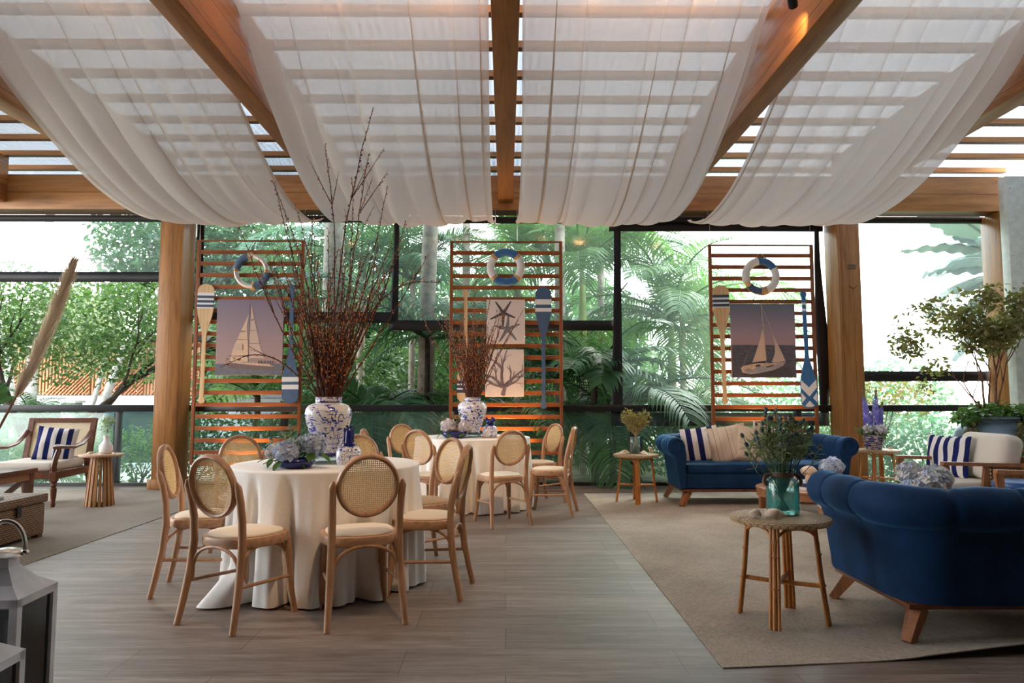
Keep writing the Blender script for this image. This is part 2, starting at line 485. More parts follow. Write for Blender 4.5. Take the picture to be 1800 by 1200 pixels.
def cane_mat(name, hole, c1, c2):
    """open woven cane: round holes on a square lattice of pitch hole"""
    t = NT(name)
    v = t.coord('UV')
    sep = t.n('ShaderNodeSeparateXYZ', {0: v})
    def cell(s): return t.math('SUBTRACT', t.math('FRACT', t.math('DIVIDE', s, hole)), 0.5)
    a = cell(sep.outputs['X']); b = cell(sep.outputs['Y'])
    d = t.math('SQRT', t.math('ADD', t.math('MULTIPLY', a, a), t.math('MULTIPLY', b, b)))
    op = t.math('GREATER_THAN', d, 0.26)
    n = t.noise(v, 90, 3)
    c = t.ramp(n, [(0.3, c1), (0.7, c2)])
    p = t.bsdf(c, 0.5, 0, 0.35, bump=d, bstr=0.3)
    tl = t.sh('ShaderNodeBsdfTranslucent', c)
    tr = t.sh('ShaderNodeBsdfTransparent', (1, 1, 1))
    return t.done(t.mixs(op, tr, t.mixs(0.25, p, tl)))
CANE = cane_mat('woven honey cane', 0.0108, (0.58, 0.34, 0.13), (0.82, 0.55, 0.26))
CANE_SEAT = cane_mat('woven cane seat', 0.011, (0.62, 0.43, 0.24), (0.82, 0.64, 0.42))
CANE_LIGHT = cane_mat('bleached cane panel', 0.012, (0.62, 0.48, 0.30), (0.80, 0.68, 0.48))
CANE_GRID = cane_mat('open rattan lattice', 0.034, (0.20, 0.09, 0.035), (0.36, 0.17, 0.07))

def wicker_mat(name, c1, c2, s=1.0):
    t = NT(name)
    v = t.coord('UV')
    sep = t.n('ShaderNodeSeparateXYZ', {0: v})
    row = t.math('FLOOR', t.math('MULTIPLY', sep.outputs['Y'], 90 * s))
    ph = t.math('MULTIPLY', row, 0.5)
    u = t.math('ABSOLUTE', t.math('SINE', t.math('MULTIPLY', t.math('ADD', t.math('MULTIPLY', sep.outputs['X'], 36 * s), ph), PI)))
    w = t.math('ABSOLUTE', t.math('SINE', t.math('MULTIPLY', sep.outputs['Y'], 90 * s * PI)))
    h = t.math('MULTIPLY', t.math('POWER', u, 0.5), w)
    n = t.noise(v, 60, 3)
    c = t.mix(h, tuple(a * 0.30 for a in c1), t.ramp(n, [(0.3, c1), (0.7, c2)]))
    return t.done(t.bsdf(c, 0.55, 0, 0.35, bump=h, bstr=0.8, bdist=0.004))
WICKER = wicker_mat('pale wicker weave', (0.60, 0.39, 0.21), (0.84, 0.61, 0.37))
WICKER_D = wicker_mat('brown wicker weave', (0.20, 0.10, 0.05), (0.34, 0.19, 0.10), 0.7)

def porcelain(name, scale=1.0, blue=(0.014, 0.020, 0.17), white=(0.74, 0.71, 0.70), thr=0.0):
    t = NT(name)
    v = t.coord('Object', (scale, scale, scale))
    n1 = t.noise(v, 7.5, 2, 0.5, 1.6)
    line = t.math('ABSOLUTE', t.math('SUBTRACT', n1, 0.5))
    l1 = t.math('LESS_THAN', line, 0.018)
    vz = t.coord('Object', (scale, scale, scale * 4.5))
    n2 = t.noise(vz, 6.5, 2, 0.5, 0.8)
    l2 = t.math('GREATER_THAN', n2, 0.62 - thr)
    n3 = t.noise(t.coord('Object', (scale, scale, scale * 3.2)), 13, 2, 0.5, 1.0)
    l3 = t.math('LESS_THAN', t.math('ABSOLUTE', t.math('SUBTRACT', n3, 0.58)), 0.022)
    m = t.math('MAXIMUM', l1, t.math('MAXIMUM', l2, l3))
    tone = t.noise(v, 14, 2)
    bl = t.ramp(tone, [(0.35, blue), (0.7, tuple(a * 3.0 + 0.02 for a in blue))])
    return t.done(t.bsdf(t.mix(m, white, bl), 0.14, 0, 0.6))
PORC = porcelain('blue and white porcelain', 1.0)
PORC_S = porcelain('fine blue and white porcelain', 1.9)
PORC_POT = porcelain('patterned blue cachepot', 2.4, (0.02, 0.02, 0.08), (0.66, 0.52, 0.46), 0.12)

def stripes(name, bands, axis='X', period=0.1, base=(0.74, 0.69, 0.66), off=0.0, rough=0.9):
    """bands = [(start, end, colour)] as fractions of the period"""
    t = NT(name)
    sep = t.n('ShaderNodeSeparateXYZ', {0: t.coord('Object')})
    p = t.math('FRACT', t.math('ADD', t.math('DIVIDE', sep.outputs[axis], period), off + 10.0))
    c = base
    for a, b, col in bands:
        m = t.math('MULTIPLY', t.math('GREATER_THAN', p, a), t.math('LESS_THAN', p, b))
        c = t.mix(m, c, col)
    n = t.noise(t.coord('Object'), 140, 3)
    return t.done(t.bsdf(c, rough, 0, 0.15, bump=n, bstr=0.15))
NAVY = (0.012, 0.018, 0.10)
STRIPE_NAVY = stripes('navy and white stripe', [(0.0, 0.5, NAVY)], 'X', 0.105)
STRIPE_NAVY_W = stripes('wide navy and white stripe', [(0.0, 0.5, NAVY)], 'X', 0.125, off=0.2)
STRIPE_FINE = stripes('white with thin navy stripes', [(0.0, 0.16, NAVY), (0.3, 0.36, NAVY)], 'X', 0.19)
STRIPE_BEIGE = stripes('beige with brown lines', [(0.0, 0.03, (0.12, 0.08, 0.06)), (0.34, 0.36, (0.2, 0.15, 0.12))], 'X', 0.15, (0.62, 0.50, 0.40))
STRIPE_MIX = stripes('beige blue and white bands', [(0.0, 0.42, (0.60, 0.46, 0.35)), (0.42, 0.47, (0.1, 0.07, 0.07)), (0.60, 0.72, (0.05, 0.10, 0.26)), (0.80, 0.84, (0.05, 0.10, 0.26))], 'X', 0.42, off=0.5)
BEIGE_PLAIN = plain('plain beige linen', (0.62, 0.49, 0.38), 0.9, 0, 0.15, 0.06, 120, 0.2)
THROW = stripes('blue grey striped throw', [(0.0, 0.55, (0.10, 0.13, 0.20))], 'X', 0.16, (0.55, 0.55, 0.58))

def shell_mat():
    t = NT('ribbed sea shell')
    n = t.noise(t.coord('Object', (1, 1, 1)), 26, 3, 0.6, 0.6)
    c = t.ramp(n, [(0.3, (0.62, 0.42, 0.27)), (0.6, (0.76, 0.63, 0.50))])
    return t.done(t.bsdf(c, 0.5, 0, 0.4))
SHELL_M = shell_mat()

def emit(name, col, st):
    t = NT(name)
    e = t.n('ShaderNodeEmission', {'Color': (*col, 1), 'Strength': st})
    return t.done(e.outputs[0])
BULB = emit('warm glowing bulb', (1.0, 0.55, 0.22), 6.0)
PATH_M = plain('pale garden paving', (0.52, 0.50, 0.47), 0.9, 0, 0.2, 0.15, 3)
SOIL_M = plain('garden soil and litter', (0.15, 0.14, 0.09), 1.0, 0, 0.1, 0.5, 2.2)
TEAL_WALL = plain('dark teal garden wall', (0.025, 0.05, 0.05), 0.8, 0, 0.2, 0.25, 2)
URN_M = plain('blue grey glazed urn', (0.10, 0.15, 0.20), 0.35, 0, 0.5, 0.5, 3)
BLUE_DRUM = plain('bright blue leatherette', (0.012, 0.075, 0.24), 0.35)
SILVER = plain('mercury silver glass', (0.7, 0.7, 0.74), 0.12, 1.0, 0.5, 0.3, 40)
# ------------------------------------------------------------------ the room
rnd = random.Random(7)
m = MB(); m.box((-1.2, 3.05, -0.06), (18, 14.1, 0.12)); struct('floor', m, FLOOR, smooth=False)
m = MB(); m.box((-1.2, -4.05, 2.35), (18, 0.12, 4.7)); struct('wall_rear', m, DARK_WALL, smooth=False)
m = MB(); m.box((-10.1, -1.2, 2.35), (0.12, 5.6, 4.7)); struct('wall_left', m, DARK_WALL, smooth=False)
m = MB(); m.box((7.35, 2.7, 2.35), (0.12, 13.5, 4.7)); struct('wall_right', m, CREAM_PAINT, smooth=False)
m = MB(); m.box((-1.2, -1.4, 4.72), (18, 5.2, 0.08)); struct('ceiling', m, DARK_WALL, smooth=False)

# corrugated translucent roof sheets
m = MB()
NX = 1640
xs = np.linspace(-9.6, 7.6, NX)
ys = [1.15, 3.5, 6.5, 9.5, 11.5]
vs = [(float(x), y, 4.605 + 0.012 * math.sin(2 * PI * x / 0.084)) for y in ys for x in xs]
fs = [(j * NX + i, j * NX + i + 1, (j + 1) * NX + i + 1, (j + 1) * NX + i) for j in range(len(ys) - 1) for i in range(NX - 1)]
m.add(vs, fs)
struct('ceiling.001', m, ROOF, angle=None)

m = MB(); m.rbox((-1.35, 9.76, 4.025), (17.4, 0.30, 0.49), 0.008, 2); struct('header_beam', m, PINE_X)
for x in (-6.93, -4.62, -2.31, -0.005, 2.31, 4.62):
    m = MB(); m.rbox((x, 3.3, 4.19), (0.20, 12.62, 0.63), 0.008, 2); struct('ceiling_beam', m, PINE_Y)
y = 10.80
while y > 1.0:
    m = MB(); m.box((-1.1, y, 4.545), (16.9, 0.08, 0.07)); struct('roof_purlin', m, PINE_X, smooth=False)
    y -= 0.61
def column(x, w, name='timber_column'):
    m = MB(); m.rbox((x, 9.80, 1.89), (w, 0.40, 3.78), 0.006, 2)
    m.rbox((x, 9.80, 0.065), (w + 0.07, 0.47, 0.13), 0.008, 2)
    c = struct(name, m, PINE_Z)
    return c
column(-4.56, 0.31)
c2 = column(4.71, 0.31)
column(6.97, 0.30)
# a dark mortise plug and a carved chevron on the column face
m = MB()
m.box((4.745, 9.597, 3.00), (0.105, 0.012, 0.062))
obj('mortise_plug', m, plain('weathered end grain', (0.16, 0.10, 0.055), 0.8), c2, smooth=False)
m = MB()
m.beam((4.695, 9.598, 2.735), (4.752, 9.598, 2.695), 0.012, 0.010)
m.beam((4.752, 9.598, 2.695), (4.81, 9.598, 2.74), 0.012, 0.010)
m.beam((4.752, 9.598, 2.695), (4.752, 9.598, 2.60), 0.004, 0.006)
obj('carved_chevron', m, plain('scorched carving', (0.17, 0.07, 0.025), 0.8), c2, smooth=False)
m = MB(); m.rbox((6.93, 9.42, 2.1), (0.36, 0.16, 4.2), 0.01, 2)
for i in range(9): m.ball((6.80, 9.338, 0.35 + i * 0.46), 0.012, 8, 6)
struct('trim_1', m, CREAM_PAINT)

# ---- sisal rugs
def rug(name, label, outline, mat, lift=None):
    m = MB()
    n = 40
    (x0, y0), (x1, y1), (x2, y2), (x3, y3) = outline     # near-left, near-right, far-right, far-left
    def top(u, v, dz=0.006):
        xa = x0 + (x1 - x0) * u; ya = y0 + (y1 - y0) * u
        xb = x3 + (x2 - x3) * u; yb = y3 + (y2 - y3) * u
        x = xa + (xb - xa) * v; y = ya + (yb - ya) * v
        z = dz
        if lift: z += lift(x, y)
        return (x, y, z)
    m.grid(lambda u, v: top(u, v), 120, 40)
    nb = len(m.v)
    m.grid(lambda u, v: top(1 - u, v, 0.001), 120, 40)
    w = 121
    ed = []
    for i in range(120):
        ed.append((i, nb + 120 - i, nb + 119 - i, i + 1))
    for j in range(40):
        a, b = j * w, (j + 1) * w
        ed.append((b, nb + b + 120, nb + a + 120, a))
        ed.append((a + 120, nb + a, nb + b, b + 120))
    m.f += ed; m.m += [0] * len(ed)
    o = obj(name, m, mat, angle=60)
    return tag(o, label, 'rug')
def lift(x, y):
    e = max(0.0, 1 - (y - 3.3 - 0.10 * (x - 0.97)) / 0.20)
    w = 0.5 + 0.5 * math.sin((x - 1.9) * 2.4 - 0.6)
    return 0.045 * e * e * w * max(0, min(1, (x - 1.6) / 0.35))
rug('sisal_rug', 'sand coloured sisal rug under the two blue sofas', [(0.97, 3.265), (7.0, 3.86), (7.0, 9.3), (0.985, 9.08)], RUG, lift)
rug('sisal_rug', 'grey sand sisal rug under the cane back armchair and wicker trunk', [(-9.8, 3.2), (-3.47, 3.2), (-3.47, 9.45), (-9.8, 9.45)], RUG2)

# ---- glass balustrades (black rail, posts, clear panels)
def balustrade(label, x0, x1, posts):
    t = thing('glass_balustrade', label, 'railing', ((x0 + x1) / 2, 9.95, 0))
    cx = (x0 + x1) / 2; L = x1 - x0
    m = MB(); m.rbox((0, 0, 1.063), (L, 0.06, 0.092), 0.006, 2); obj('handrail', m, BLACK, t)
    m = MB(); m.box((0, 0, 0.022), (L, 0.05, 0.044)); obj('floor_channel', m, BLACK, t, smooth=False)
    for p in posts:
        m = MB(); m.rbox((p - cx, 0.01, 0.53), (0.10, 0.05, 1.0), 0.005, 2); obj('post', m, BLACK, t)
    ed = [x0] + [p for p in posts] + [x1]
    for a, b in zip(ed[:-1], ed[1:]):
        if b - a < 0.2: continue
        m = MB(); m.box(((a + b) / 2 - cx, -0.015, 0.53), (b - a - 0.06, 0.008, 0.94)); obj('glass_panel', m, GLASS, t, smooth=False)
    return t
balustrade('black railed glass balustrade behind the cane back armchair', -9.6, -4.74, [-7.65, -5.37])
balustrade('long black railed glass balustrade between the two timber columns', -4.38, 4.54, [-3.07, -0.67, 1.78, 4.08])
balustrade('black railed glass balustrade behind the potted tree', 4.89, 6.80, [6.55])

# ---- clear roll-down blinds with black borders
def blind(label, x0, x1, hem_z0, hem_z1, left=0.0, right=0.0, top=0.0, yy=10.03, belly=0.0):
    t = thing('clear_roller_blind', label, 'blind', ((x0 + x1) / 2, yy, 0))
    h = (x1 - x0) / 2
    m = MB(); m.tube([(-h, -0.02, 3.755), (h, -0.02, 3.755)], 0.052, 12); obj('roller_tube', m, BLACK_FAB, t)
    zt = 3.72
    def off(x, z):
        e = (3.7 - z) / 2.6
        return 0.012 * math.sin(x * 3.1 + z * 2.3) * e + 0.010 * math.sin(x * 7.7 - z * 4.1) * e
    def panel(name, xa, xb, za, zb, mat, nx=24, nz=24, curl=None, thick=False):
        m = MB()
        def fn(u, v):
            z = za + (zb - za) * v
            x = xa + (xb - xa) * u
            if curl: x = curl(x, u, v)
            return (x, off(x, z) - (0.006 if thick else 0), z)
        m.grid(fn, nx, nz)
        o = obj(name, m, mat, t, angle=None)
        if thick:
            md = o.modifiers.new('thickness', 'SOLIDIFY'); md.thickness = 0.012; md.offset = 0
    panel('clear_sheet', -h + left * 0.5, h - right * 0.5, hem_z1 - 0.01, zt - top * 0.5, VINYL, 40, 40)
    panel('hem_bar', -h, h, hem_z0, hem_z1, BLACK_FAB, 40, 2, thick=True)
    if left:
        panel('side_border', -h, -h + left, hem_z1 - 0.02, zt, BLACK_FAB, 3, 30, lambda x, u, v: x + (left * 0.42 * math.sin(v * 1.5) * (1 - u) if belly else 0), True)
    if right:
        panel('side_border', h - right, h, hem_z1 - 0.02, zt, BLACK_FAB, 3, 30, lambda x, u, v: x + (0.05 * math.sin(v * 5.0) * u - 0.03 * math.sin(v * 3.1) if belly else 0), True)
    if top:
        panel('head_border', -h, h, zt - top, zt, BLACK_FAB, 30, 2, thick=True)
    for s in (-0.93, 0.62):
        m = MB(); m.box((s * h, -0.015, hem_z0 - 0.006), (0.07, 0.03, 0.014)); obj('tie_clip', m, STEEL, t, smooth=False)
    return t
blind('clear blind rolled down to half height above the cane back armchair', -9.4, -4.75, 2.843, 2.988)
blind('clear blind behind the willow branches with a black strip by the timber column', -4.40, -1.62, 2.266, 2.418, left=0.10)
blind('clear blind behind the starfish screen hemmed in black at mid height', -1.66, 1.56, 2.162, 2.306, left=0.13, yy=10.07, belly=1)
blind('large black bordered clear blind lowered to the rail behind the blue sofa', 1.475, 4.545, 0.815, 1.0, left=0.165, right=0.12, top=0.14, yy=10.00, belly=1)
blind('clear blind in the bright bay behind the potted tree', 4.93, 6.85, 1.44, 1.585)

# ---- gauze drapes swagged under the purlins
PR = np.array([(1.2, 4.485), (4.6, 4.48), (5.25, 4.465), (5.6, 4.385), (6.1, 4.06), (6.6, 3.825), (7.0, 3.66), (7.6, 3.485), (8.2, 3.405), (8.8, 3.412), (9.25, 3.515), (9.42, 3.595)])
def prof(y):
    i = int(np.clip(np.searchsorted(PR[:, 0], y) - 1, 0, len(PR) - 2))
    def tan(k):
        a, b = max(k - 1, 0), min(k + 1, len(PR) - 1)
        return (PR[b, 1] - PR[a, 1]) / (PR[b, 0] - PR[a, 0])
    x0, x1 = PR[i, 0], PR[i + 1, 0]; h = x1 - x0; t = (y - x0) / h
    return float((2 * t**3 - 3 * t * t + 1) * PR[i, 1] + (t**3 - 2 * t * t + t) * h * tan(i) + (-2 * t**3 + 3 * t * t) * PR[i + 1, 1] + (t**3 - t * t) * h * tan(i + 1))
def drape(label, x0, x1, seed):
    r = random.Random(seed)
    W = x1 - x0
    pl = []
    n = 11
    for k in range(n):
        pl.append(((k + 0.5 + r.uniform(-0.38, 0.38)) / n, r.uniform(0.016, 0.046), r.choice([0.5, 0.8, 1.2, 1.9]), r.uniform(-0.04, 0.04), r.uniform(0.020, 0.060)))
    small = [(r.uniform(18, 60), r.uniform(0, 6.28), r.uniform(-5, 5), r.uniform(0.003, 0.007)) for _ in range(6)]
    ph = r.uniform(0, 6)
    NU, NV = 260, 96
    yv = [1.2 + (9.42 - 1.2) * (1 - (1 - j / NV) ** 1.45) for j in range(NV + 1)]
    zp = [prof(y) for y in yv]
    def fn(u, v):
        j = int(round(v * NV)); y = yv[j]; z = zp[j]
        s = max(0.0, min(1.0, (y - 4.8) / 2.0))
        gather = 0.03 * math.sin(PI * max(0, (y - 5.5) / 4.0))
        x = u; dz = 0.0
        for p, w, a, dr, am in pl:
            t = (u - p - dr * (v - 0.6)) / w
            if abs(t) < 3:
                e = math.exp(-t * t)
                x -= a * w * t * e * (0.5 + 0.5 * s)
                dz += am * e * (0.35 + 0.65 * s)
        for f, o, d, am in small:
            dz += am * math.sin(f * u + o + d * v) * (0.3 + 0.7 * s)
        z2 = z + dz - 0.05 * s * math.sin(PI * u) + 0.008 * math.sin(9 * u + 4 * v + ph)
        if y > 9.0: z2 = max(z2, z - 0.06)
        return (x0 + W * (x * (1 - 2 * gather * 0.2) + gather * 0.2), y, min(z2, 4.492))
    m = MB(); m.grid(fn, NU, NV)
    o = obj('gauze_drape', m, GAUZE, angle=None)
    return tag(o, label, 'curtain', 'sheer swags under the roof')
drape('sheer ivory drape ending above the large sailboat print and the cane back armchair side', -4.50, -2.43, 1)
drape('sheer ivory drape hanging above the tall willow branches', -2.20, -0.125, 2)
drape('sheer ivory drape hanging above the starfish screen and its blue ring', 0.11, 2.20, 3)
drape('sheer ivory drape sweeping down towards the timber column with the carved chevron', 2.43, 4.50, 4)
# ------------------------------------------------------------------ the garden beyond the glass
m = MB(); m.box((0, 38, -0.35), (130, 56, 0.2)); o = struct('ground', m, SOIL_M, smooth=False)
m = MB(); m.box((-40, 3, -0.35), (60, 14, 0.2)); struct('ground.001', m, SOIL_M, smooth=False)
m = MB(); m.rbox((-7.6, 14.0, -0.23), (6.6, 3.6, 0.06), 0.02, 2); struct('garden_path', m, PATH_M)

def leaf_cloud(r, clusters, n, ll, lw, flat=0.0, droop=0.3, shell=0.0):
    """n pointed leaves scattered through ellipsoid clusters [(centre, (rx,ry,rz))]"""
    m = MB()
    vol = [c[1][0] * c[1][1] * c[1][2] for c in clusters]
    tot = sum(vol); acc = np.cumsum([v / tot for v in vol])
    for _ in range(n):
        k = int(np.searchsorted(acc, r.random())); k = min(k, len(clusters) - 1)
        c, rad = clusters[k]
        while True:
            p = Vector((r.uniform(-1, 1), r.uniform(-1, 1), r.uniform(-1, 1)))
            if shell < p.length <= 1: break
        pos = Vector((c[0] + p.x * rad[0], c[1] + p.y * rad[1], c[2] + p.z * rad[2]))
        d = Vector((r.uniform(-1, 1), r.uniform(-1, 1), r.uniform(-0.6, 0.5) - droop)).normalized()
        nrm = Vector((r.uniform(-1, 1), r.uniform(-1, 1), r.uniform(-0.2, 1.4)))
        s = d.cross(nrm)
        s = s.normalized() if s.length > 1e-4 else Vector((1, 0, 0))
        up = s.cross(d)
        L = ll * r.uniform(0.65, 1.3); Wd = lw * r.uniform(0.7, 1.2)
        a = pos; b = pos + d * L
        q1 = pos + d * L * 0.45 + s * Wd / 2 + up * L * 0.06
        q2 = pos + d * L * 0.45 - s * Wd / 2 + up * L * 0.06
        m.add([a, q1, b, q2], [(0, 1, 2, 3)])
    return m

def frond_mesh(name, L, nl, ll, lw, arch, droop, vee=0.5, seed=0, spread=1.0):
    """a feather palm frond lying along +x, crown end at the origin"""
    r = random.Random(seed)
    m = MB()
    path = []
    N = 16
    x = z = 0.0
    ang = arch
    for i in range(N + 1):
        path.append(Vector((x, 0, z)))
        ang_i = arch - (arch + droop) * (i / N) ** 1.25
        x += math.cos(ang_i) * L / N; z += math.sin(ang_i) * L / N
    m.tube(path, [0.022 * (1 - 0.85 * i / N) + 0.003 for i in range(N + 1)], 5)
    for k in range(nl):
        t = 0.12 + 0.88 * k / (nl - 1)
        f = t * N; i = min(int(f), N - 1); p = path[i].lerp(path[i + 1], f - i)
        tg = (path[i + 1] - path[i]).normalized()
        up = Vector((-tg.z, 0, tg.x))
        l = ll * (0.35 + 0.65 * math.sin(PI * min(1, 0.16 + 0.80 * t)) ** 0.8) * r.uniform(0.88, 1.08)
        fw = 0.35 + 0.75 * t
        for sd in (-1, 1):
            d = (Vector((0, sd, 0)) * spread + tg * fw * r.uniform(0.85, 1.15) + up * vee * r.uniform(0.7, 1.2)).normalized()
            pts = [p]; dd = d.copy(); q = p.copy()
            for s in range(3):
                q = q + dd * l / 3; pts.append(q.copy())
                dd = (dd + Vector((0, 0, -0.42 - 0.25 * s)) * (0.6 + droop * 0.35)).normalized()
            side = tg.cross(Vector((0, sd, 0.3))).cross(d)
            side = (tg - d * tg.dot(d)).normalized()
            ws = [lw * 0.55, lw, lw * 0.8, 0.002]
            vs = []
            for q, w in zip(pts, ws):
                vs += [q - side * w / 2, q + side * w / 2]
            m.add(vs, [(0, 1, 3, 2), (2, 3, 5, 4), (4, 5, 7, 6)])
    return m.mesh(name, True, None)

FR = [frond_mesh('frond_arching', 2.3, 42, 0.70, 0.033, 0.75, 0.75, 0.35, 1),
      frond_mesh('frond_drooping', 2.4, 42, 0.76, 0.033, 0.35, 1.15, 0.15, 2),
      frond_mesh('frond_upright', 2.1, 38, 0.62, 0.033, 1.05, 0.35, 0.45, 3),
      frond_mesh('frond_broad', 1.9, 24, 0.76, 0.075, 0.7, 0.8, 0.35, 4)]
FR2 = [f.copy() for f in FR]
for f in FR: f.materials.append(L_PALM)
for f in FR2: f.materials.append(L_PALM2)

def palm(label, x, y, zc, rt, n, scale=1.0, light=False, lean=0.0, shaft=0.0, seed=0, z0=-0.3, kinds=(0, 1, 2), az=None, rtop=None, bark=None):
    r = random.Random(seed * 77 + 5)
    t = thing('garden_palm', label, 'palm tree', (x, y, z0), 0, 'palms in the garden')
    H = zc - z0
    pts = [Vector((lean * (i / 10) ** 2 * H * 0.1, 0.02 * math.sin(i), H * i / 10)) for i in range(11)]
    rt2 = rtop or rt * 0.82
    m = MB()
    sub = []
    rads = []
    nr = max(6, int(H / 0.16))
    for i in range(nr * 2 + 1):
        f = i / (nr * 2) * (1 - shaft)
        k = f * 10; a = min(int(k), 9)
        sub.append(pts[a].lerp(pts[a + 1], k - a))
        rads.append((rt + (rt2 - rt) * f) * (1.0 if i % 2 else 1.035) * (1.25 if i == 0 else 1))
    m.tube(sub, rads, 14)
    obj('trunk', m, bark or BARK, t, angle=None)
    top = pts[-1]
    if shaft:
        m = MB()
        k = (1 - shaft) * 10; a = min(int(k), 9); b0 = pts[a].lerp(pts[a + 1], k - a)
        m.tube([b0.lerp(top, q) for q in (0, 0.15, 0.5, 0.8, 1.0)], [rt2 * 1.02, rt2 * 1.18, rt2 * 1.0, rt2 * 0.75, rt2 * 0.45], 14)
        obj('crownshaft', m, SHAFT, t, angle=None)
    F = FR2 if light else FR
    n += 3; scale *= 1.15
    for k in range(n):
        kd = kinds[k % len(kinds)]
        o = bpy.data.objects.new('frond', F[kd]); COL.objects.link(o); o.parent = t
        o.location = top + Vector((0, 0, -0.02 * (k % 3)))
        a = (az[k % len(az)] if az else 2 * PI * k / n + r.uniform(-0.3, 0.3))
        o.rotation_euler = Euler((r.uniform(-0.25, 0.25), r.uniform(-0.35, 0.25), a), 'XYZ')
        s = scale * r.uniform(0.85, 1.15); o.scale = (s, s, s)
    return t

D2 = 2 * PI
palm('tall grey palm trunk standing left of the starfish screen', -1.36, 12.0, 6.6, 0.145, 9, 1.2, seed=1, lean=0.25)
palm('slim ringed palm trunk seen through the left half of the starfish screen', -0.80, 14.2, 6.9, 0.085, 8, 1.1, True, seed=2)
palm('ringed grey palm trunk showing at the right edge of the starfish screen', 1.0, 13.0, 7.0, 0.105, 8, 1.2, seed=3)
palm('palm with green crownshaft and fronds right of the starfish screen', 1.50, 13.8, 3.75, 0.088, 10, 0.85, True, shaft=0.34, seed=4)
palm('palm with a yellow green crownshaft above the tilted grey log', 3.28, 14.0, 2.75, 0.095, 11, 0.95, True, shaft=0.42, seed=5)
palm('palm with one big arching frond between the willow branches and the grey palm trunk', -1.28, 11.6, 2.2, 0.05, 4, 0.98, seed=6, kinds=(1, 0), az=(3.05, 3.55, 0.15, 2.6), bark=DARKBARK)
palm('low dark palm with hanging fronds behind the front round table', -2.10, 11.5, 0.95, 0.05, 9, 0.80, seed=7, kinds=(1, 3, 1), bark=DARKBARK)
palm('broad leaved low palm behind the starfish screen beside the black blind border', 1.42, 11.4, 1.45, 0.06, 10, 0.72, seed=8, kinds=(3, 3, 2), bark=DARKBARK)
palm('low palm whose fronds droop behind the rattan stool with the dried sprigs', 1.75, 11.7, 0.95, 0.06, 9, 0.9, seed=9, kinds=(1, 1, 0), bark=DARKBARK)
palm('pale feathery palm behind the large black bordered blind', 3.9, 15.6, 2.7, 0.08, 12, 1.05, True, seed=10, kinds=(1, 0, 1))
palm('dark palm with drooping fronds right of the tall grey trunk', -0.55, 12.6, 2.2, 0.055, 8, 0.85, seed=11, kinds=(1, 1, 0), bark=DARKBARK)
palm('bright feathery palm crown seen through the blue and white ring of the starfish screen', 0.25, 15.0, 4.2, 0.09, 11, 1.15, True, seed=12)
palm('small palm behind the screen with the raw wood paddle and large sailboat', -4.3, 12.4, 1.25, 0.06, 10, 0.75, True, seed=13, kinds=(2, 0, 3), bark=DARKBARK)
palm('feathery palm high behind the tall willow branches', -3.1, 15.2, 4.2, 0.09, 11, 1.1, seed=14)
palm('low palm at the foot of the glass below the starfish screen', 0.15, 11.3, 0.7, 0.05, 9, 0.7, seed=15, kinds=(1, 3), bark=DARKBARK)
palm('tall feathery palm beside the bright sky behind the large blind', 2.3, 17.0, 4.6, 0.10, 12, 1.25, seed=16)
palm('small palm right behind the rail between the sailing yacht screen and the blue sofa', 2.9, 12.0, 0.7, 0.06, 9, 0.85, True, seed=17, kinds=(1, 0), bark=DARKBARK)
palm('thick grey trunk behind the tall willow branches', -2.98, 12.2, 6.5, 0.19, 8, 1.2, seed=18)
palm('hanging fern like palm low behind the cane back armchair', -8.35, 12.6, 0.75, 0.05, 12, 0.42, seed=19, kinds=(1, 3, 2), bark=DARKBARK)
palm('bright green strappy plant behind the seat of the cane back armchair', -7.15, 11.0, -0.1, 0.03, 10, 0.40, True, seed=20, kinds=(2, 3), bark=DARKBARK)
palm('far pale palm crown behind the sailing yacht screen', 5.4, 19.0, 2.6, 0.10, 10, 1.0, True, seed=21)
palm('feather palm behind the gap between the two upper blinds', -1.9, 14.4, 3.6, 0.07, 9, 0.9, seed=23)

m = MB(); m.lathe([(0.0, -0.24), (0.115, -0.24), (0.12, 0.24), (0.10, 0.245), (0.0, 0.235)], 18, T=Matrix.Translation((3.42, 13.2, 1.16)) @ Euler((0.15, R(118), 0.1)).to_matrix().to_4x4())
tag(obj('cut_log', m, WHITEBARK), 'tilted pale grey log below the yellow green palm crownshaft', 'log')

# ---- broadleaf trees
def branchy(m, r, p, d, L, rad, depth, spread=0.6, tips=None):
    n = 5
    pts = [Vector(p)]; dd = Vector(d).normalized()
    for i in range(n):
        dd = (dd + Vector((r.uniform(-1, 1), r.uniform(-1, 1), r.uniform(-0.5, 0.7))) * 0.16).normalized()
        pts.append(pts[-1] + dd * L / n)
    m.tube(pts, [rad * (1 - 0.45 * i / n) for i in range(n + 1)], 7)
    if tips is not None: tips.append((pts[-1].copy(), depth))
    if depth > 0:
        for k in range(r.choice([2, 3])):
            nd = (dd + Vector((r.uniform(-1, 1), r.uniform(-1, 1), r.uniform(-0.35, 0.8))) * spread).normalized()
            branchy(m, r, pts[-1 if k == 0 else r.choice([-1, -2, -3])], nd, L * r.uniform(0.6, 0.85), rad * 0.55, depth - 1, spread, tips)

def tree(label, base, clusters, n, ll, lw, leaf, bark, seed, trunk=None, group='trees in the garden'):
    r = random.Random(seed)
    t = thing('garden_tree', label, 'tree', base, 0, group)
    m = MB()
    for p, d, L, rad, dep in (trunk or [((0, 0, 0), (0, 0, 1), 2.5, 0.12, 2)]):
        branchy(m, r, p, d, L, rad, dep)
    obj('trunk', m, bark, t, angle=None)
    c = leaf_cloud(r, clusters, n, ll, lw)
    obj('crown', c, leaf, t, smooth=False)
    return t

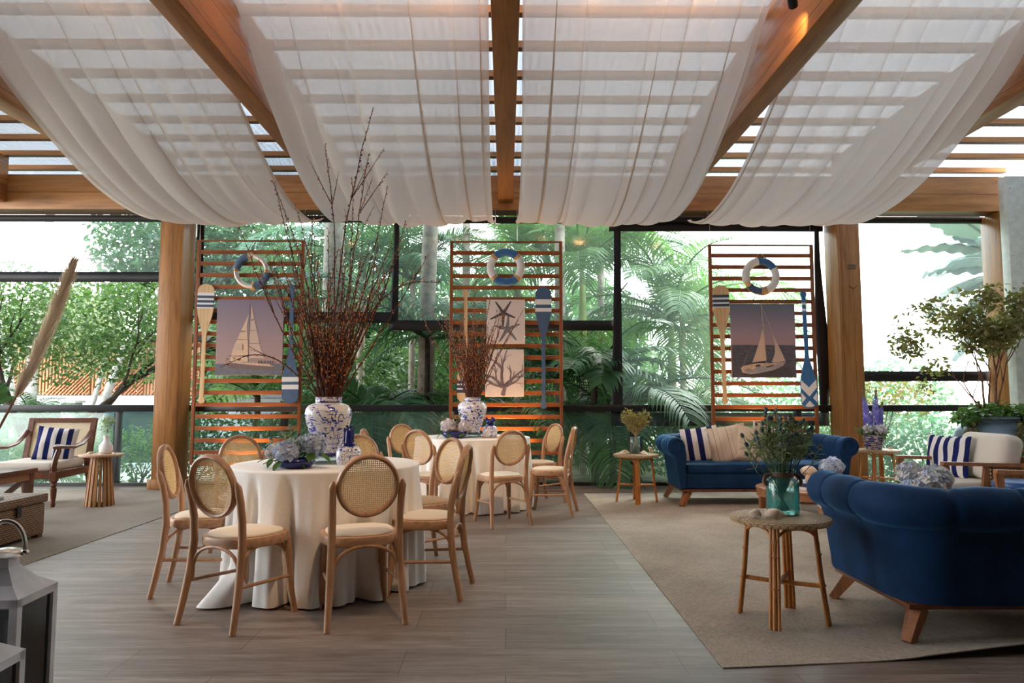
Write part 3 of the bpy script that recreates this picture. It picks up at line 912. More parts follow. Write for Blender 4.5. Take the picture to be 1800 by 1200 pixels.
tree('leafy tree with dark forking branches behind the cane back armchair', (-7.95, 12.6, -0.3),
     [((-1.1, 0, 3.1), (1.3, 1.0, 0.9)), ((0.3, 0.2, 3.0), (1.4, 1.0, 0.85)), ((1.3, 0, 2.45), (0.75, 0.8, 0.75)), ((-1.7, 0.2, 2.3), (0.9, 0.9, 0.7)), ((0.1, 0.3, 2.3), (1.5, 0.8, 0.6)), ((1.5, 0.1, 3.3), (0.7, 0.8, 0.5))],
     9500, 0.105, 0.05, L_TREE, DARKBARK, 31,
     [((0, 0, 0), (-0.25, 0, 1), 1.7, 0.10, 3), ((0.1, 0, 0.2), (0.55, 0.1, 1), 1.9, 0.085, 3), ((0.0, 0.1, 0.3), (-0.9, 0, 1.0), 1.7, 0.07, 3), ((0.15, 0, 0.9), (1.2, 0, 0.75), 1.5, 0.05, 3)])
tree('big dark tree above the half lowered blind left of the timber column', (-8.6, 18.5, -0.3),
     [((0, 0, 5.6), (2.2, 1.8, 1.7)), ((1.8, 0, 5.0), (1.8, 1.5, 1.7)), ((3.2, 0, 4.2), (1.6, 1.4, 1.8)), ((-0.6, 0, 4.4), (1.3, 1.2, 0.8))],
     15000, 0.21, 0.095, L_DARK, WHITEBARK, 32, [((0, 0, 0), (0.05, 0, 1), 4.5, 0.15, 2)])
tree('tall pale trunked tree standing in the bright gap beyond the armchair', (-12.4, 18.6, -0.3),
     [((-0.3, 0, 8.4), (1.6, 1.4, 0.7))], 1500, 0.16, 0.07, L_TREE, WHITEBARK, 33, [((0, 0, 0), (0.0, 0, 1), 8.2, 0.16, 1)])
tree('weeping pale willow beyond the half lowered blind', (-11.2, 19.0, -0.3),
     [((0, 0, 3.9), (1.0, 0.9, 1.0)), ((-1.8, 0, 3.3), (1.2, 0.9, 0.8)), ((0.4, 0, 3.0), (1.2, 0.9, 0.9))], 3000, 0.22, 0.035, L_GREY, WHITEBARK, 34, [((0, 0, 0), (0.0, 0, 1), 2.6, 0.1, 2)])
BG = [(-6.0, 20.5, 5.0, 35), (-3.2, 22.0, 6.2, 36), (-0.2, 21.5, 5.4, 37), (2.6, 23.0, 5.4, 38), (-9.2, 24.0, 4.6, 39), (0.9, 18.5, 3.0, 40), (-4.4, 17.5, 3.3, 41), (-1.9, 18.3, 3.0, 42), (-14.0, 23.0, 5.0, 43), (-11.0, 25.5, 5.3, 44), (-17.6, 24.5, 5.0, 45)]
BL = ['dense dark tree filling the gap beside the timber column and the sailboat screen', 'tallest dense dark tree behind the willow branches', 'dense dark tree behind the starfish screen',
      'dense dark tree whose edge meets the white sky behind the large blind', 'dense dark tree beyond the orange slatted pavilion', 'rounded dark bush tree behind the blue paddle of the starfish screen',
      'rounded bush tree behind the blue paddle and large sailboat print', 'rounded bush tree behind the tall grey palm trunk', 'dense dark tree under the white sky far behind the pampas plume', 'dense dark tree behind the roof of the orange pavilion', 'dense dark tree furthest out beyond the low wood table']
proto = None
for (x, y, h, sd), lb in zip(BG, BL):
    if proto is None:
        proto = tree(lb, (x, y, -0.3), [((0, 0, 0.62), (0.42, 0.42, 0.40)), ((0.25, 0.1, 0.36), (0.30, 0.3, 0.30)), ((-0.27, -0.1, 0.34), (0.30, 0.3, 0.28)), ((0.05, -0.15, 0.2), (0.4, 0.3, 0.2))],
                     13000, 0.044, 0.023, L_DARK, DARKBARK, sd, [((0, 0, 0), (0, 0, 1), 0.5, 0.03, 2)], 'dense trees at the back of the garden')
        o = proto
    else:
        o = dup(proto, (x, y, -0.3), sd * 1.3, lb)
    o.scale = (h * 0.92, h * 0.8, h)

# ---- climbing hedge against the glass, shrubs, broad leaves in the bright bay
r = random.Random(51)
m = leaf_cloud(r, [((5.2, 0, 0.35), (0.9, 0.28, 0.75)), ((6.3, 0, 0.4), (0.9, 0.28, 0.78)), ((7.3, 0, 0.5), (0.9, 0.28, 0.8)), ((4.3, 0.1, 0.1), (0.6, 0.28, 0.5))], 7000, 0.085, 0.055, droop=0.5)
h = thing('ivy_hedge', 'pale green leafy hedge pressed behind the glass near the potted tree', 'hedge', (0, 10.75, -0.25))
obj('foliage', m, L_HEDGE, h, smooth=False)
m = MB()
for i in range(14):
    x = 4.3 + i * 0.24
    m.tube([(x, 0, 0), (x + r.uniform(-.1, .1), 0.03, 0.5), (x + r.uniform(-.2, .2), 0, 1.1)], [0.012, 0.009, 0.004], 5)
obj('stem', m, DARKBARK, h)
def shrub(label, x, y, clusters, n, ll, lw, leaf, seed):
    r = random.Random(seed)
    t = thing('garden_shrub', label, 'shrub', (x, y, -0.28), 0, 'shrubs in the garden')
    m = MB()
    for k in range(5): branchy(m, r, (r.uniform(-.1, .1), 0, 0), (r.uniform(-.6, .6), r.uniform(-.3, .3), 1), clusters[0][0][2] * 0.7, 0.018, 1)
    obj('stem', m, DARKBARK, t, angle=None)
    obj('foliage', leaf_cloud(r, clusters, n, ll, lw), leaf, t, smooth=False)
    return t
shrub('bronze leaved shrub rising above the rail behind the delphiniums', 5.75, 11.6, [((0.0, 0, 1.35), (0.55, 0.35, 0.55)), ((0.75, 0, 1.45), (0.5, 0.3, 0.5)), ((-0.35, 0, 1.1), (0.35, 0.3, 0.4))], 900, 0.10, 0.055, L_OLIVE, 61)
shrub('dark leafy bush low behind the timber column and the sailboat screen', -5.35, 12.2, [((0, 0, 0.9), (0.7, 0.5, 0.8)), ((0.9, 0, 0.7), (0.8, 0.5, 0.65)), ((1.9, 0.2, 0.8), (0.9, 0.5, 0.8))], 4000, 0.10, 0.05, L_TREE, 62)
shrub('mixed green bush below the arching palm frond', -2.6, 13.4, [((0, 0, 1.2), (0.9, 0.5, 0.9)), ((1.3, 0, 1.1), (0.9, 0.5, 0.9)), ((2.6, 0, 1.2), (1.0, 0.5, 0.9))], 4500, 0.11, 0.055, L_TREE, 63)
shrub('low bush behind the blue sofa below the rail', 3.9, 12.6, [((0, 0, 0.8), (1.0, 0.5, 0.7)), ((1.3, 0, 0.6), (0.9, 0.5, 0.6)), ((-1.2, 0.2, 0.9), (0.9, 0.5, 0.8))], 4000, 0.10, 0.05, L_HEDGE, 64)
shrub('fern green bush against the teal wall behind the armchair', -8.9, 14.6, [((0, 0, 0.6), (0.9, 0.4, 0.5)), ((1.2, 0, 0.5), (0.7, 0.4, 0.45)), ((-1.1, 0, 0.7), (0.6, 0.4, 0.6))], 2200, 0.12, 0.05, L_TREE, 67)
shrub('small sapling in front of the pale path by the timber column', -5.65, 11.1, [((0, 0, 0.45), (0.35, 0.25, 0.4)), ((-0.5, 0, 0.25), (0.3, 0.2, 0.25))], 160, 0.10, 0.06, L_TREE, 65)
shrub('misty line of far bushes under the bright sky', 12.5, 30.0, [((0, 0, 1.2), (3.2, 1.0, 1.5)), ((-4.5, 0, 0.9), (2.6, 1.0, 1.2)), ((4, 0, 1.4), (2.6, 1, 1.8))], 5000, 0.26, 0.14, L_HEDGE, 66)

def big_leaf_mesh(L, W, seed):
    r = random.Random(seed); m = MB()
    def fn(u, v):
        s = u * 2 - 1
        w = W * math.sin(PI * min(1, v * 0.94 + 0.03)) ** 0.6 * (1 - 0.12 * abs(math.sin(v * 19 + seed)) * abs(s))
        return (v * L, s * w / 2, -0.5 * L * v * v * 0.8 + 0.10 * W * abs(s) * -1.2 + 0.02 * math.sin(v * 40) * abs(s))
    m.grid(fn, 8, 26)
    m.tube([(v / 12 * L, 0, -0.4 * L * (v / 12) ** 2 - 0.012) for v in range(13)], [0.018 * (1 - v / 14) for v in range(13)], 5)
    return m
t = thing('banana_plant', 'large leaved banana plant hanging into the bright bay beside the potted tree', 'plant', (8.95, 12.6, -0.3))
m = MB(); m.tube([(0.3, 0, 0), (0.2, 0, 2.0), (0.0, 0, 4.2)], [0.16, 0.13, 0.08], 12); obj('trunk', m, SHAFT, t)
for k, (a, e, s, z) in enumerate([(2.9, 0.5, 1.5, 4.3), (3.3, 0.2, 1.6, 4.2), (2.6, -0.1, 1.3, 3.9), (3.6, -0.2, 1.4, 3.7), (3.1, -0.35, 1.3, 3.3), (2.2, 0.8, 1.4, 4.4), (4.1, 0.5, 1.4, 4.3), (3.0, 0.9, 1.7, 4.4), (0.5, 0.4, 1.4, 4.2), (5.2, 0.3, 1.4, 4.2), (3.2, 0.05, 1.5, 3.9), (2.75, 0.35, 1.6, 4.0), (3.5, -0.1, 1.3, 3.5)]):
    o = obj('leaf', big_leaf_mesh(1.0, 0.56, k), L_BANANA, t, angle=None)
    o.location = (0, 0, z - 0.2); o.rotation_euler = Euler((0.3 * math.sin(k * 2.1), -e, a)); o.scale = (s, s, s)

# ---- undergrowth filling the depth of the garden, and an unseen tree added to shade the roof
r = random.Random(90)
m = leaf_cloud(r, [((-1.5, 0, 0.9), (2.0, 0.8, 1.5)), ((1.2, 0.2, 0.8), (2.0, 0.8, 1.5)), ((3.6, 0, 0.7), (1.7, 0.8, 1.2)), ((-3.6, 0.4, 0.9), (1.5, 0.8, 1.3)), ((0.0, 0.6, 2.2), (3.0, 0.6, 1.0)), ((-3.4, 1.0, 2.0), (1.8, 0.6, 1.2))], 13000, 0.17, 0.075, droop=0.3)
o = obj('undergrowth', m, L_DARK, smooth=False); o.location = (0, 15.9, -0.3); tag(o, 'dark tangled undergrowth between the palm trunks', 'undergrowth', kind='stuff')
tree('unseen tall tree added to shade the roof above the cane back armchair', (-10.6, 6.6, -0.3), [((1.8, 0, 8.0), (3.2, 3.6, 1.6)), ((0.3, -1.0, 6.6), (1.6, 2.6, 1.2)), ((4.6, 0.6, 8.6), (1.8, 2.8, 1.0)), ((6.6, 0.0, 8.9), (1.6, 2.6, 0.7))], 7000, 0.30, 0.15, L_DARK, DARKBARK, 91, [((0, 0, 0), (0.03, 0, 1), 5.6, 0.2, 2)])

# ---- garden buildings
t = thing('slatted_pavilion', 'orange timber slatted pavilion behind the leafy forking tree', 'building', (-11.6, 20.2, -0.3))
m = MB()
for i in range(64):
    m.box((-2.9 + i * 0.092, 0, 2.35), (0.05, 0.05, 1.5))
for k in range(4):
    for i in range(12):
        m.beam((-2.9 + k * 1.5 + i * 0.11, -0.06, 1.6), (-2.9 + k * 1.5 + min(1.3, i * 0.11 + 0.7), -0.06, 1.6 + min(1.3, 0.7 if i < 6 else 1.3 - i * 0.11 + 0.01)), 0.03, 0.03)
obj('slat_screen', m, wood('orange cedar slat', (0.42, 0.16, 0.06), (0.60, 0.28, 0.13), 'Z', 1.0), t, smooth=False)
m = MB(); m.box((0, 1.2, 3.2), (6.4, 2.8, 0.16)); obj('roof', m, DARK_WALL, t, smooth=False)
m = MB(); m.rbox((0, 0.5, 1.42), (7.4, 1.6, 0.32), 0.05, 3); obj('white_band', m, plain('white awning', (0.80, 0.83, 0.88), 0.5), t)
for i in range(3):
    m = MB(); m.box((-2.4 + i * 2.4, 0.05, 0.7), (0.22, 0.22, 1.4)); obj('post', m, WHITEBARK, t, smooth=False)
m = MB(); m.box((0, 1.5, 0.6), (6.6, 0.1, 1.3)); obj('rear_wall', m, TEAL_WALL, t, smooth=False)
t = thing('garden_wall', 'dark teal wall with a capped pillar behind the cane back armchair', 'wall', (-9.6, 15.9, -0.3))
m = MB(); m.box((0, 0, 0.62), (5.0, 0.2, 1.24)); obj('wall_face', m, TEAL_WALL, t, smooth=False)
for i in range(3):
    m = MB(); m.box((-2.2 + i * 2.2, -0.02, 0.7), (0.3, 0.3, 1.4)); m.box((-2.2 + i * 2.2, -0.02, 1.43), (0.38, 0.38, 0.06)); obj('pillar', m, WHITEBARK, t, smooth=False)
t = thing('garden_shed', 'pale grey shed with louvred door low behind the sailboat screen', 'shed', (-5.75, 16.4, -0.3))
m = MB(); m.box((0, 0, 0.75), (1.9, 1.2, 1.5)); obj('body', m, plain('pale grey boarding', (0.42, 0.45, 0.48), 0.7), t, smooth=False)
m = MB()
for i in range(12): m.box((0.3, -0.62, 0.2 + i * 0.09), (0.6, 0.02, 0.06))
obj('louvre_door', m, plain('grey louvre', (0.25, 0.27, 0.30), 0.6), t, smooth=False)
m = MB(); m.box((0, 0, 1.55), (2.2, 1.5, 0.08)); obj('roof', m, plain('shed roofing', (0.16, 0.15, 0.16), 0.8), t, smooth=False)
for x, y, lb in ((-9.9, 14.6, 'slim whitish trunk left of the forking tree beyond the armchair'), (-8.75, 15.2, 'slim whitish trunk right of the forking tree beyond the armchair')):
    tree(lb, (x, y, -0.3), [((0, 0, 6.6), (1.1, 1.0, 0.6))], 700, 0.16, 0.07, L_TREE, WHITEBARK, int(y * 10), [((0, 0, 0), (0, 0, 1), 6.4, 0.095, 1)])
# ------------------------------------------------------------------ furniture
def set_uv(o, fn):
    me = o.data
    lay = me.uv_layers.new(name='uv')
    for poly in me.polygons:
        for li in poly.loop_indices:
            lay.data[li].uv = fn(me.vertices[me.loops[li].vertex_index].co)
def face(dx, dy): return math.atan2(-dx, dy)

# ---- bentwood chair with a round cane back
def make_chair(label, cane_seat=False):
    t = thing('bentwood_chair', label, 'chair', (0, 0, 0), 0, 'bentwood chairs at the round tables')
    def seat_outline(s, n=48):
        pts = []
        for i in range(n):
            a = 2 * PI * i / n
            c, sn = math.cos(a), math.sin(a)
            x = 0.212 * math.copysign(abs(c) ** 0.72, c); y = 0.205 * math.copysign(abs(sn) ** 0.78, sn)
            x *= 1 + 0.10 * (y / 0.2) * 0.5
            pts.append((x * s, y * s))
        return pts
    m = MB()
    ly = [(0.93, 0.404), (0.985, 0.410), (1.0, 0.424), (1.0, 0.446), (0.985, 0.456), (0.94, 0.459)]
    n = 48; vs = []
    for s, z in ly: vs += [(x, y, z) for x, y in seat_outline(s)]
    fs = [tuple(range(n - 1, -1, -1)), tuple((len(ly) - 1) * n + k for k in range(n))]
    for i in range(len(ly) - 1):
        for k in range(n):
            k2 = (k + 1) % n; fs.append((i * n + k, i * n + k2, (i + 1) * n + k2, (i + 1) * n + k))
    m.add(vs, fs); obj('seat', m, BEECH_X, t)
    m = MB(); vs = []
    ly = [(0.86, 0.457), (0.872, 0.464), (0.85, 0.471), (0.7, 0.478), (0.4, 0.482), (0.02, 0.483)]
    for s, z in ly: vs += [(x, y, z) for x, y in seat_outline(s)]
    fs = [tuple((len(ly) - 1) * n + k for k in range(n))]
    for i in range(len(ly) - 1):
        for k in range(n):
            k2 = (k + 1) % n; fs.append((i * n + k, i * n + k2, (i + 1) * n + k2, (i + 1) * n + k))
    m.add(vs, fs)
    p = obj('seat_pad', m, PAD, t)
    set_uv(p, lambda c: (c.x + 5, c.y + 5))
    for s in (-1, 1):
        m = MB(); m.tube([(s * 0.160, 0.155, 0.425), (s * 0.166, 0.163, 0.30), (s * 0.176, 0.178, 0.12), (s * 0.187, 0.200, 0.0)], [0.022, 0.0215, 0.019, 0.016], 10)
        obj('leg', m, BEECH, t)
        m = MB()
        m.tube([(s * 0.205, -0.262, 0.0), (s * 0.196, -0.235, 0.12), (s * 0.186, -0.205, 0.28), (s * 0.180, -0.190, 0.44), (s * 0.180, -0.196, 0.56), (s * 0.184, -0.214, 0.66), (s * 0.188, -0.236, 0.735), (s * 0.183, -0.246, 0.765)],
               [0.0165, 0.019, 0.0215, 0.022, 0.021, 0.020, 0.019, 0.007], 10)
        obj('leg', m, BEECH, t, label='rear leg rising to the round back')
    # the round back: hoop with cane
    T = Matrix.Translation((0, -0.232, 0.735)) @ Euler((R(12), 0, 0)).to_matrix().to_4x4()
    m = MB()
    hoop = [(0.156 * math.cos(2 * PI * i / 44), 0, 0.162 * math.sin(2 * PI * i / 44)) for i in range(44)]
    m.tube(hoop, 0.0215, 10, closed=True, T=T, flat=(1.0, 0.66))
    obj('back_hoop', m, BEECH, t)
    m = MB()
    def disc(u, v):
        a = 2 * PI * u
        return (0.146 * v * math.cos(a), 0.006 * (1 - v * v), 0.152 * v * math.sin(a))
    m.grid(disc, 40, 6)
    p = obj('cane_panel', m, CANE, t)
    set_uv(p, lambda c: (c.x + 5, c.z + 5))
    p.data.transform(T)
    # arched braces and stretchers
    def arch(a, b, z0, z1):
        a = Vector(a); b = Vector(b); pts = []
        for i in range(15):
            q = PI * i / 14
            w = (1 - math.cos(q)) / 2
            p = a.lerp(b, w); p.z = z0 + (z1 - z0) * math.sin(q) ** 0.55
            pts.append(p)
        return pts
    fl, fr, rl, rr = (-0.152, 0.165, 0), (0.152, 0.165, 0), (-0.172, -0.20, 0), (0.172, -0.20, 0)
    for a, b in ((fl, fr), (rl, rr), (fl, rl), (fr, rr)):
        m = MB(); m.tube(arch(a, b, 0.225, 0.412), 0.0095, 8); obj('arched_brace', m, BEECH, t)
    for s in (-1, 1):
        m = MB(); m.tube([(s * 0.172, 0.172, 0.205), (s * 0.188, -0.215, 0.222)], 0.010, 8); obj('stretcher', m, BEECH_X, t)
    return t
chair0 = make_chair('x')
CH = [
    (-0.82, 4.08, -0.36, 0.93, 'bentwood chair seen from behind in front of the front table, nearer the bare floor middle'),
    (-1.45, 4.05, 0.45, 0.89, 'bentwood chair seen from behind, set askew left of the hydrangea bowl at the front table'),
    (-1.92, 4.65, 0.98, 0.18, 'bentwood chair turned sideways facing right beside the grey sisal rug'),
    (-0.50, 4.58, -0.99, 0.13, 'bentwood chair turned sideways facing left at the front table, back edge on'),
    (-0.60, 5.24, -0.77, -0.64, 'bentwood chair with a woven cane seat just behind the sideways chair of the front table'),
    (-1.22, 5.66, -0.05, -1.0, 'bentwood chair half hidden behind the small lidded jar and big vase'),
    (-1.99, 5.60, 0.60, -0.80, 'bentwood chair facing forward behind the hydrangea bowl of the front table'),
    (-0.05, 7.00, -0.42, 0.90, 'bentwood chair seen from behind in front of the far table'),
    (0.465, 7.57, -0.975, 0.22, 'bentwood chair turned sideways at the far table, nearest the sand coloured rug'),
    (0.37, 8.38, -0.86, -0.50, 'bentwood chair facing forward at the far table by the blue paddle'),
    (-1.05, 8.12, 0.62, -0.78, 'bentwood chair facing forward at the far table in front of the grey palm trunk'),
    (-0.72, 7.07, 0.50, 0.87, 'bentwood chair seen from behind below the cream hydrangeas of the far table'),
    (-1.13, 7.02, 1.0, 0.0, 'bentwood chair with only the thin edge of its back showing beside the lidded jar'),
]
for i, (x, y, dx, dy, lb) in enumerate(CH):
    if i == 0:
        chair0.location = (x, y, 0); chair0.rotation_euler = (0, 0, face(dx, dy)); chair0['label'] = lb
    else:
        c = dup(chair0, (x, y, 0), face(dx, dy), lb)
        if i == 4:
            for ch in c.children:
                if ch.name.startswith('seat_pad'):
                    ch.data = ch.data.copy(); ch.data.materials[0] = CANE_SEAT; ch['label'] = 'woven cane seat'

# ---- round tables under floor-length cloths
def tablecloth(label, x, y, Rt, zt, seed, corner=None):
    r = random.Random(seed)
    t = thing('tablecloth', label, 'tablecloth', (x, y, 0), 0, 'floor length table linens')
    ks = [(r.choice([11, 13]), r.uniform(0, 6.28), 0.020), (r.choice([17, 19, 21]), r.uniform(0, 6.28), 0.026), (r.choice([29, 33]), r.uniform(0, 6.28), 0.014), (3, r.uniform(0, 6), 0.006)]
    N = 240; prof = []
    for i in range(9): prof.append((Rt * i / 8 * 0.985, zt, 0))
    for i in range(1, 6):
        a = PI / 2 * i / 5; prof.append((Rt - 0.012 + 0.012 * math.sin(a), zt - 0.012 + 0.012 * math.cos(a), 0.0))
    for i in range(1, 31):
        f = i / 30; prof.append((Rt + 0.012 * f, zt - 0.012 - (zt - 0.024) * f, f))
    def fn(u, v):
        j = int(round(v * (len(prof) - 1))); rr, z, f = prof[j]
        a = 2 * PI * u
        w = 0.0
        for k, o, am in ks: w += am * math.sin(k * a + o + 0.5 * math.sin(2 * a + o))
        w = w - 0.6 * abs(w) + 0.006
        g = min(1.0, f * 2.2) ** 0.8 * (0.55 + 0.75 * f)
        rr2 = rr + w * g * 1.5
        if corner is not None:
            d = math.atan2(math.sin(a - corner), math.cos(a - corner))
            e = math.exp(-(d / 0.17) ** 2)
            rr2 += 0.20 * e * max(0, f - 0.75) / 0.25
        return (rr2 * math.cos(a), rr2 * math.sin(a), z)
    m = MB(); m.grid(fn, N, len(prof) - 1, wrap=True)
    o = obj('linen', m, CLOTH, t, angle=None)
    m = MB(); m.lathe([(0.0, zt - 0.045), (Rt - 0.05, zt - 0.045), (Rt - 0.05, zt - 0.014), (0, zt - 0.014)], 40)
    m.lathe([(0.25, 0), (0.25, 0.03), (0.05, 0.06), (0.05, zt - 0.05), (0.2, zt - 0.045)], 24)
    return t
ZT = 0.77
tablecloth('white floor length cloth over the front round table with the tall willow vase', -1.19, 4.80, 0.612, ZT, 3, corner=math.atan2(-0.75, -0.66))
tablecloth('white floor length cloth over the far round table before the starfish screen', -0.37, 8.08, 0.645, ZT, 5)

# ---- hanging slatted screens
def screen(label, x0, x1, zt, zb, first, n, wires=None):
    t = thing('slatted_screen', label, 'screen', ((x0 + x1) / 2, 9.45, 0), 0, 'hanging slatted timber screens')
    h = (x1 - x0) / 2
    for s in (-1, 1):
        m = MB(); m.rbox((s * (h - 0.022), 0, (zt + zb) / 2), (0.044, 0.035, zt - zb), 0.004, 1); obj('stile', m, TEAK_Z, t)
    m = MB(); m.rbox((0, 0, zt - 0.010), (2 * h - 0.088, 0.035, 0.020), 0.003, 1); obj('top_rail', m, TEAK_X, t)
    z = zt - first
    for k in range(n):
        m = MB(); m.rbox((0, 0, z), (2 * h - 0.088, 0.022, 0.054), 0.004, 1); obj('slat', m, TEAK_X, t)
        z -= 0.1565
    wx = wires or h - 0.03
    for s in (-1, 1):
        m = MB(); m.tube([(s * wx, 0, zt), (s * wx, 0.0, zt + 0.35), (s * wx, 0.15, 3.80)], 0.0055 if wires else 0.0025, 5); obj('hanging_wire', m, STEEL, t)
    return t
screen('slatted screen with the large sailboat print next to the timber column', -4.14, -2.70, 3.32, 0.33, 0.165, 19)
screen('slatted screen with the starfish and coral prints behind the far table', -0.75, 0.76, 3.31, 0.10, 0.160, 20, 0.148)
screen('slatted screen with the sailing yacht print behind the blue sofa', 2.73, 4.15, 3.27, 0.30, 0.150, 18)

# things hung on the screens: local frame x right, z up, front towards -y
def poly(m, pts, layer, mi):
    n = len(pts); y = -0.0205 - 0.0008 * layer
    m.add([(x, y, z) for x, z in pts], [tuple(range(n))], mi)

def life_ring(label, x, z, segs, bands, hook=True, cord=False):
    t = thing('life_ring', label, 'life ring', (x, 9.395, z), 0, 'life rings on the screens')
    def ringseg(a0, a1, rr, fl, n):
        m = MB()
        pts = [(0.203 * math.cos(R(a0 + (a1 - a0) * i / n)), 0, 0.203 * math.sin(R(a0 + (a1 - a0) * i / n))) for i in range(n + 1)]
        m.tube(pts, rr, 12, flat=fl[::-1])
        return m
    for a0, a1, mat in segs:
        obj('ring_segment', ringseg(a0, a1, 0.052, (0.55, 1.0), 20), mat, t, label='blue section' if mat is not WHITE_CAN else 'white section')
    for a, w in bands:
        b = obj('rope_band', ringseg(a - w / 2, a + w / 2, 0.056, (0.57, 1.0), 5), ROPE, t)
    if hook:
        m = MB(); m.tube([(-0.075, 0, 0.235), (0, 0.01, 0.325), (0.085, 0, 0.230)], 0.006, 6); obj('hanging_cord', m, ROPE, t)
    if cord:
        m = MB(); m.tube([(0.16, -0.02, 0.2), (0.22, -0.02, 0.21), (0.24, -0.02, 0.14), (0.2, -0.02, 0.10)], 0.005, 6)
        m.tube([(-0.19, -0.02, -0.10), (-0.17, -0.02, -0.2), (-0.10, -0.02, -0.235), (-0.02, -0.02, -0.245), (0.01, -0.02, -0.285), (0.03, -0.02, -0.25)], 0.005, 6)
        obj('loose_cord', m, ROPE, t)
    return t
W = WHITE_CAN
life_ring('life ring in slate blue and white hung above the large sailboat print', -3.385, 2.885, [(98, 176, NAVY_PAINT), (176, 278, W), (278, 356, NAVY_PAINT), (-4, 98, W)], [(96, 16), (176, 10), (276, 14), (0, 10)], False)
life_ring('life ring with blue top and bottom hung above the starfish print', 0.0, 2.945, [(42, 138, BLUE_PAINT), (138, 222, W), (222, 318, BLUE_PAINT), (318, 402, W)], [(138, 11), (42, 11), (222, 11), (318, 11)])
life_ring('mostly white life ring with short blue sections above the sailing yacht print', 3.415, 2.83, [(32, 98, BLUE_PAINT), (98, 205, W), (217, 272, NAVY_PAINT), (290, 392, W)], [(211, 18), (281, 22)], True, True)

def paddle(label, x, z, mat, up, stripes_, L=1.58, tilt=0.0, pattern=None, shaft_stripes=()):
    """blade at +z when up"""
    t = thing('wooden_paddle', label, 'paddle', (x, 9.405, z), 0, 'painted paddles on the screens')
    s = 1 if up else -1
    hw = 0.106
    half = []
    top = L / 2
    for i in range(9):
        a = PI / 2 * i / 8; half.append((hw * math.sin(a), top - 0.085 * (1 - math.cos(a))))
    half += [(hw, top - 0.34), (hw * 0.86, top - 0.42), (0.05, top - 0.58), (0.028, top - 0.66), (0.0245, top - 0.75), (0.0245, -top + 0.10), (0.026, -top + 0.085)]
    for i in range(1, 8):
        a = -0.6 + (PI / 2 + 0.6) * i / 7; half.append((0.040 * math.cos(a) if i < 7 else 0.0, -top + 0.040 - 0.040 * math.sin(a)))
    out = [(px_, pz_ * s) for px_, pz_ in half] + [(-px_, pz_ * s) for px_, pz_ in reversed(half[1:-1])]
    if s < 0: out = out[::-1]
    M90 = Matrix(((1, 0, 0, 0), (0, 0, 1, 0), (0, 1, 0, 0), (0, 0, 0, 1)))
    m = MB()
    n = len(out)
    vs = [(px_, -0.011, pz_) for px_, pz_ in out] + [(px_, 0.011, pz_) for px_, pz_ in out]
    fs = [tuple(range(n)), tuple(range(2 * n - 1, n - 1, -1))]
    for i in range(n):
        j = (i + 1) % n; fs.append((i, n + i, n + j, j))
    m.add(vs, fs)
    o = obj('blade_and_shaft', m, mat, t, smooth=False)
    for (d0, d1, sm) in stripes_:
        m = MB(); m.box((0, 0, s * (top - (d0 + d1) / 2)), (hw * 2 + 0.003, 0.0245, d1 - d0)); obj('painted_stripe', m, sm, t, smooth=False)
    for (d0, d1) in shaft_stripes:
        m = MB(); m.box((0, 0, -s * (top - (d0 + d1) / 2)), (0.053, 0.0245, d1 - d0)); obj('painted_stripe', m, W, t, smooth=False)
    if pattern:
        m = MB()
        for pts in pattern:
            m.add([(a, -0.0122, b) for a, b in pts], [tuple(range(len(pts)))])
        obj('painted_chevron', m, W, t, smooth=False)
    t.rotation_euler = (0, tilt, 0)
    return t
NV = plain('dark navy paint', (0.030, 0.050, 0.105), 0.55)
RAWST = [(0.115, 0.155, W), (0.155, 0.19, NV), (0.19, 0.215, W), (0.215, 0.25, NV), (0.25, 0.275, W), (0.275, 0.31, NV), (0.31, 0.325, W)]
BLST = [(0.185, 0.245, W), (0.285, 0.345, W)]
RAWST2 = [(0.135, 0.175, NV), (0.175, 0.195, W), (0.195, 0.235, NV), (0.235, 0.255, W), (0.255, 0.295, NV)]
paddle('raw wood paddle blade up beside the large sailboat print', -3.99, 1.925, PADDLE_W, True, RAWST, tilt=0.012)
paddle('slate blue paddle blade down, partly behind the willow branches', -2.84, 1.925, NAVY_PAINT, False, BLST, tilt=-0.004)
paddle('raw wood paddle blade down behind the willow branches of the far table', -0.535, 1.89, PADDLE_W, False, RAWST2, L=1.5)
paddle('slate blue paddle blade up beside the starfish and coral prints', 0.50, 1.87, NAVY_PAINT, True, [(0.165, 0.235, W), (0.28, 0.33, W)], L=1.62)
paddle('raw wood paddle blade up beside the sailing yacht print', 2.885, 1.92, PADDLE_W, True, [(0.13, 0.168, NV), (0.168, 0.195, W), (0.195, 0.23, NV), (0.23, 0.252, W), (0.252, 0.288, NV), (0.288, 0.302, W)], L=1.58, tilt=-0.018)
hb = -0.77
PAT = [[(-0.104, hb + 0.37), (-0.104, hb + 0.26), (0, hb + 0.145), (0.104, hb + 0.26), (0.104, hb + 0.37), (0, hb + 0.265)],
       [(-0.104, hb + 0.20), (-0.104, hb + 0.06), (-0.045, hb + 0.125)], [(0.104, hb + 0.20), (0.104, hb + 0.06), (0.045, hb + 0.125)],
       [(0, hb + 0.09), (-0.062, hb + 0.022), (-0.03, hb + 0.006), (0.03, hb + 0.006), (0.062, hb + 0.022)]]
paddle('blue paddle with a white chevron and cross on its blade', 4.00, 1.85, BLUE_PAINT, False, [], L=1.56, tilt=-0.024, pattern=PAT, shaft_stripes=[(0.155, 0.185), (0.235, 0.27)])

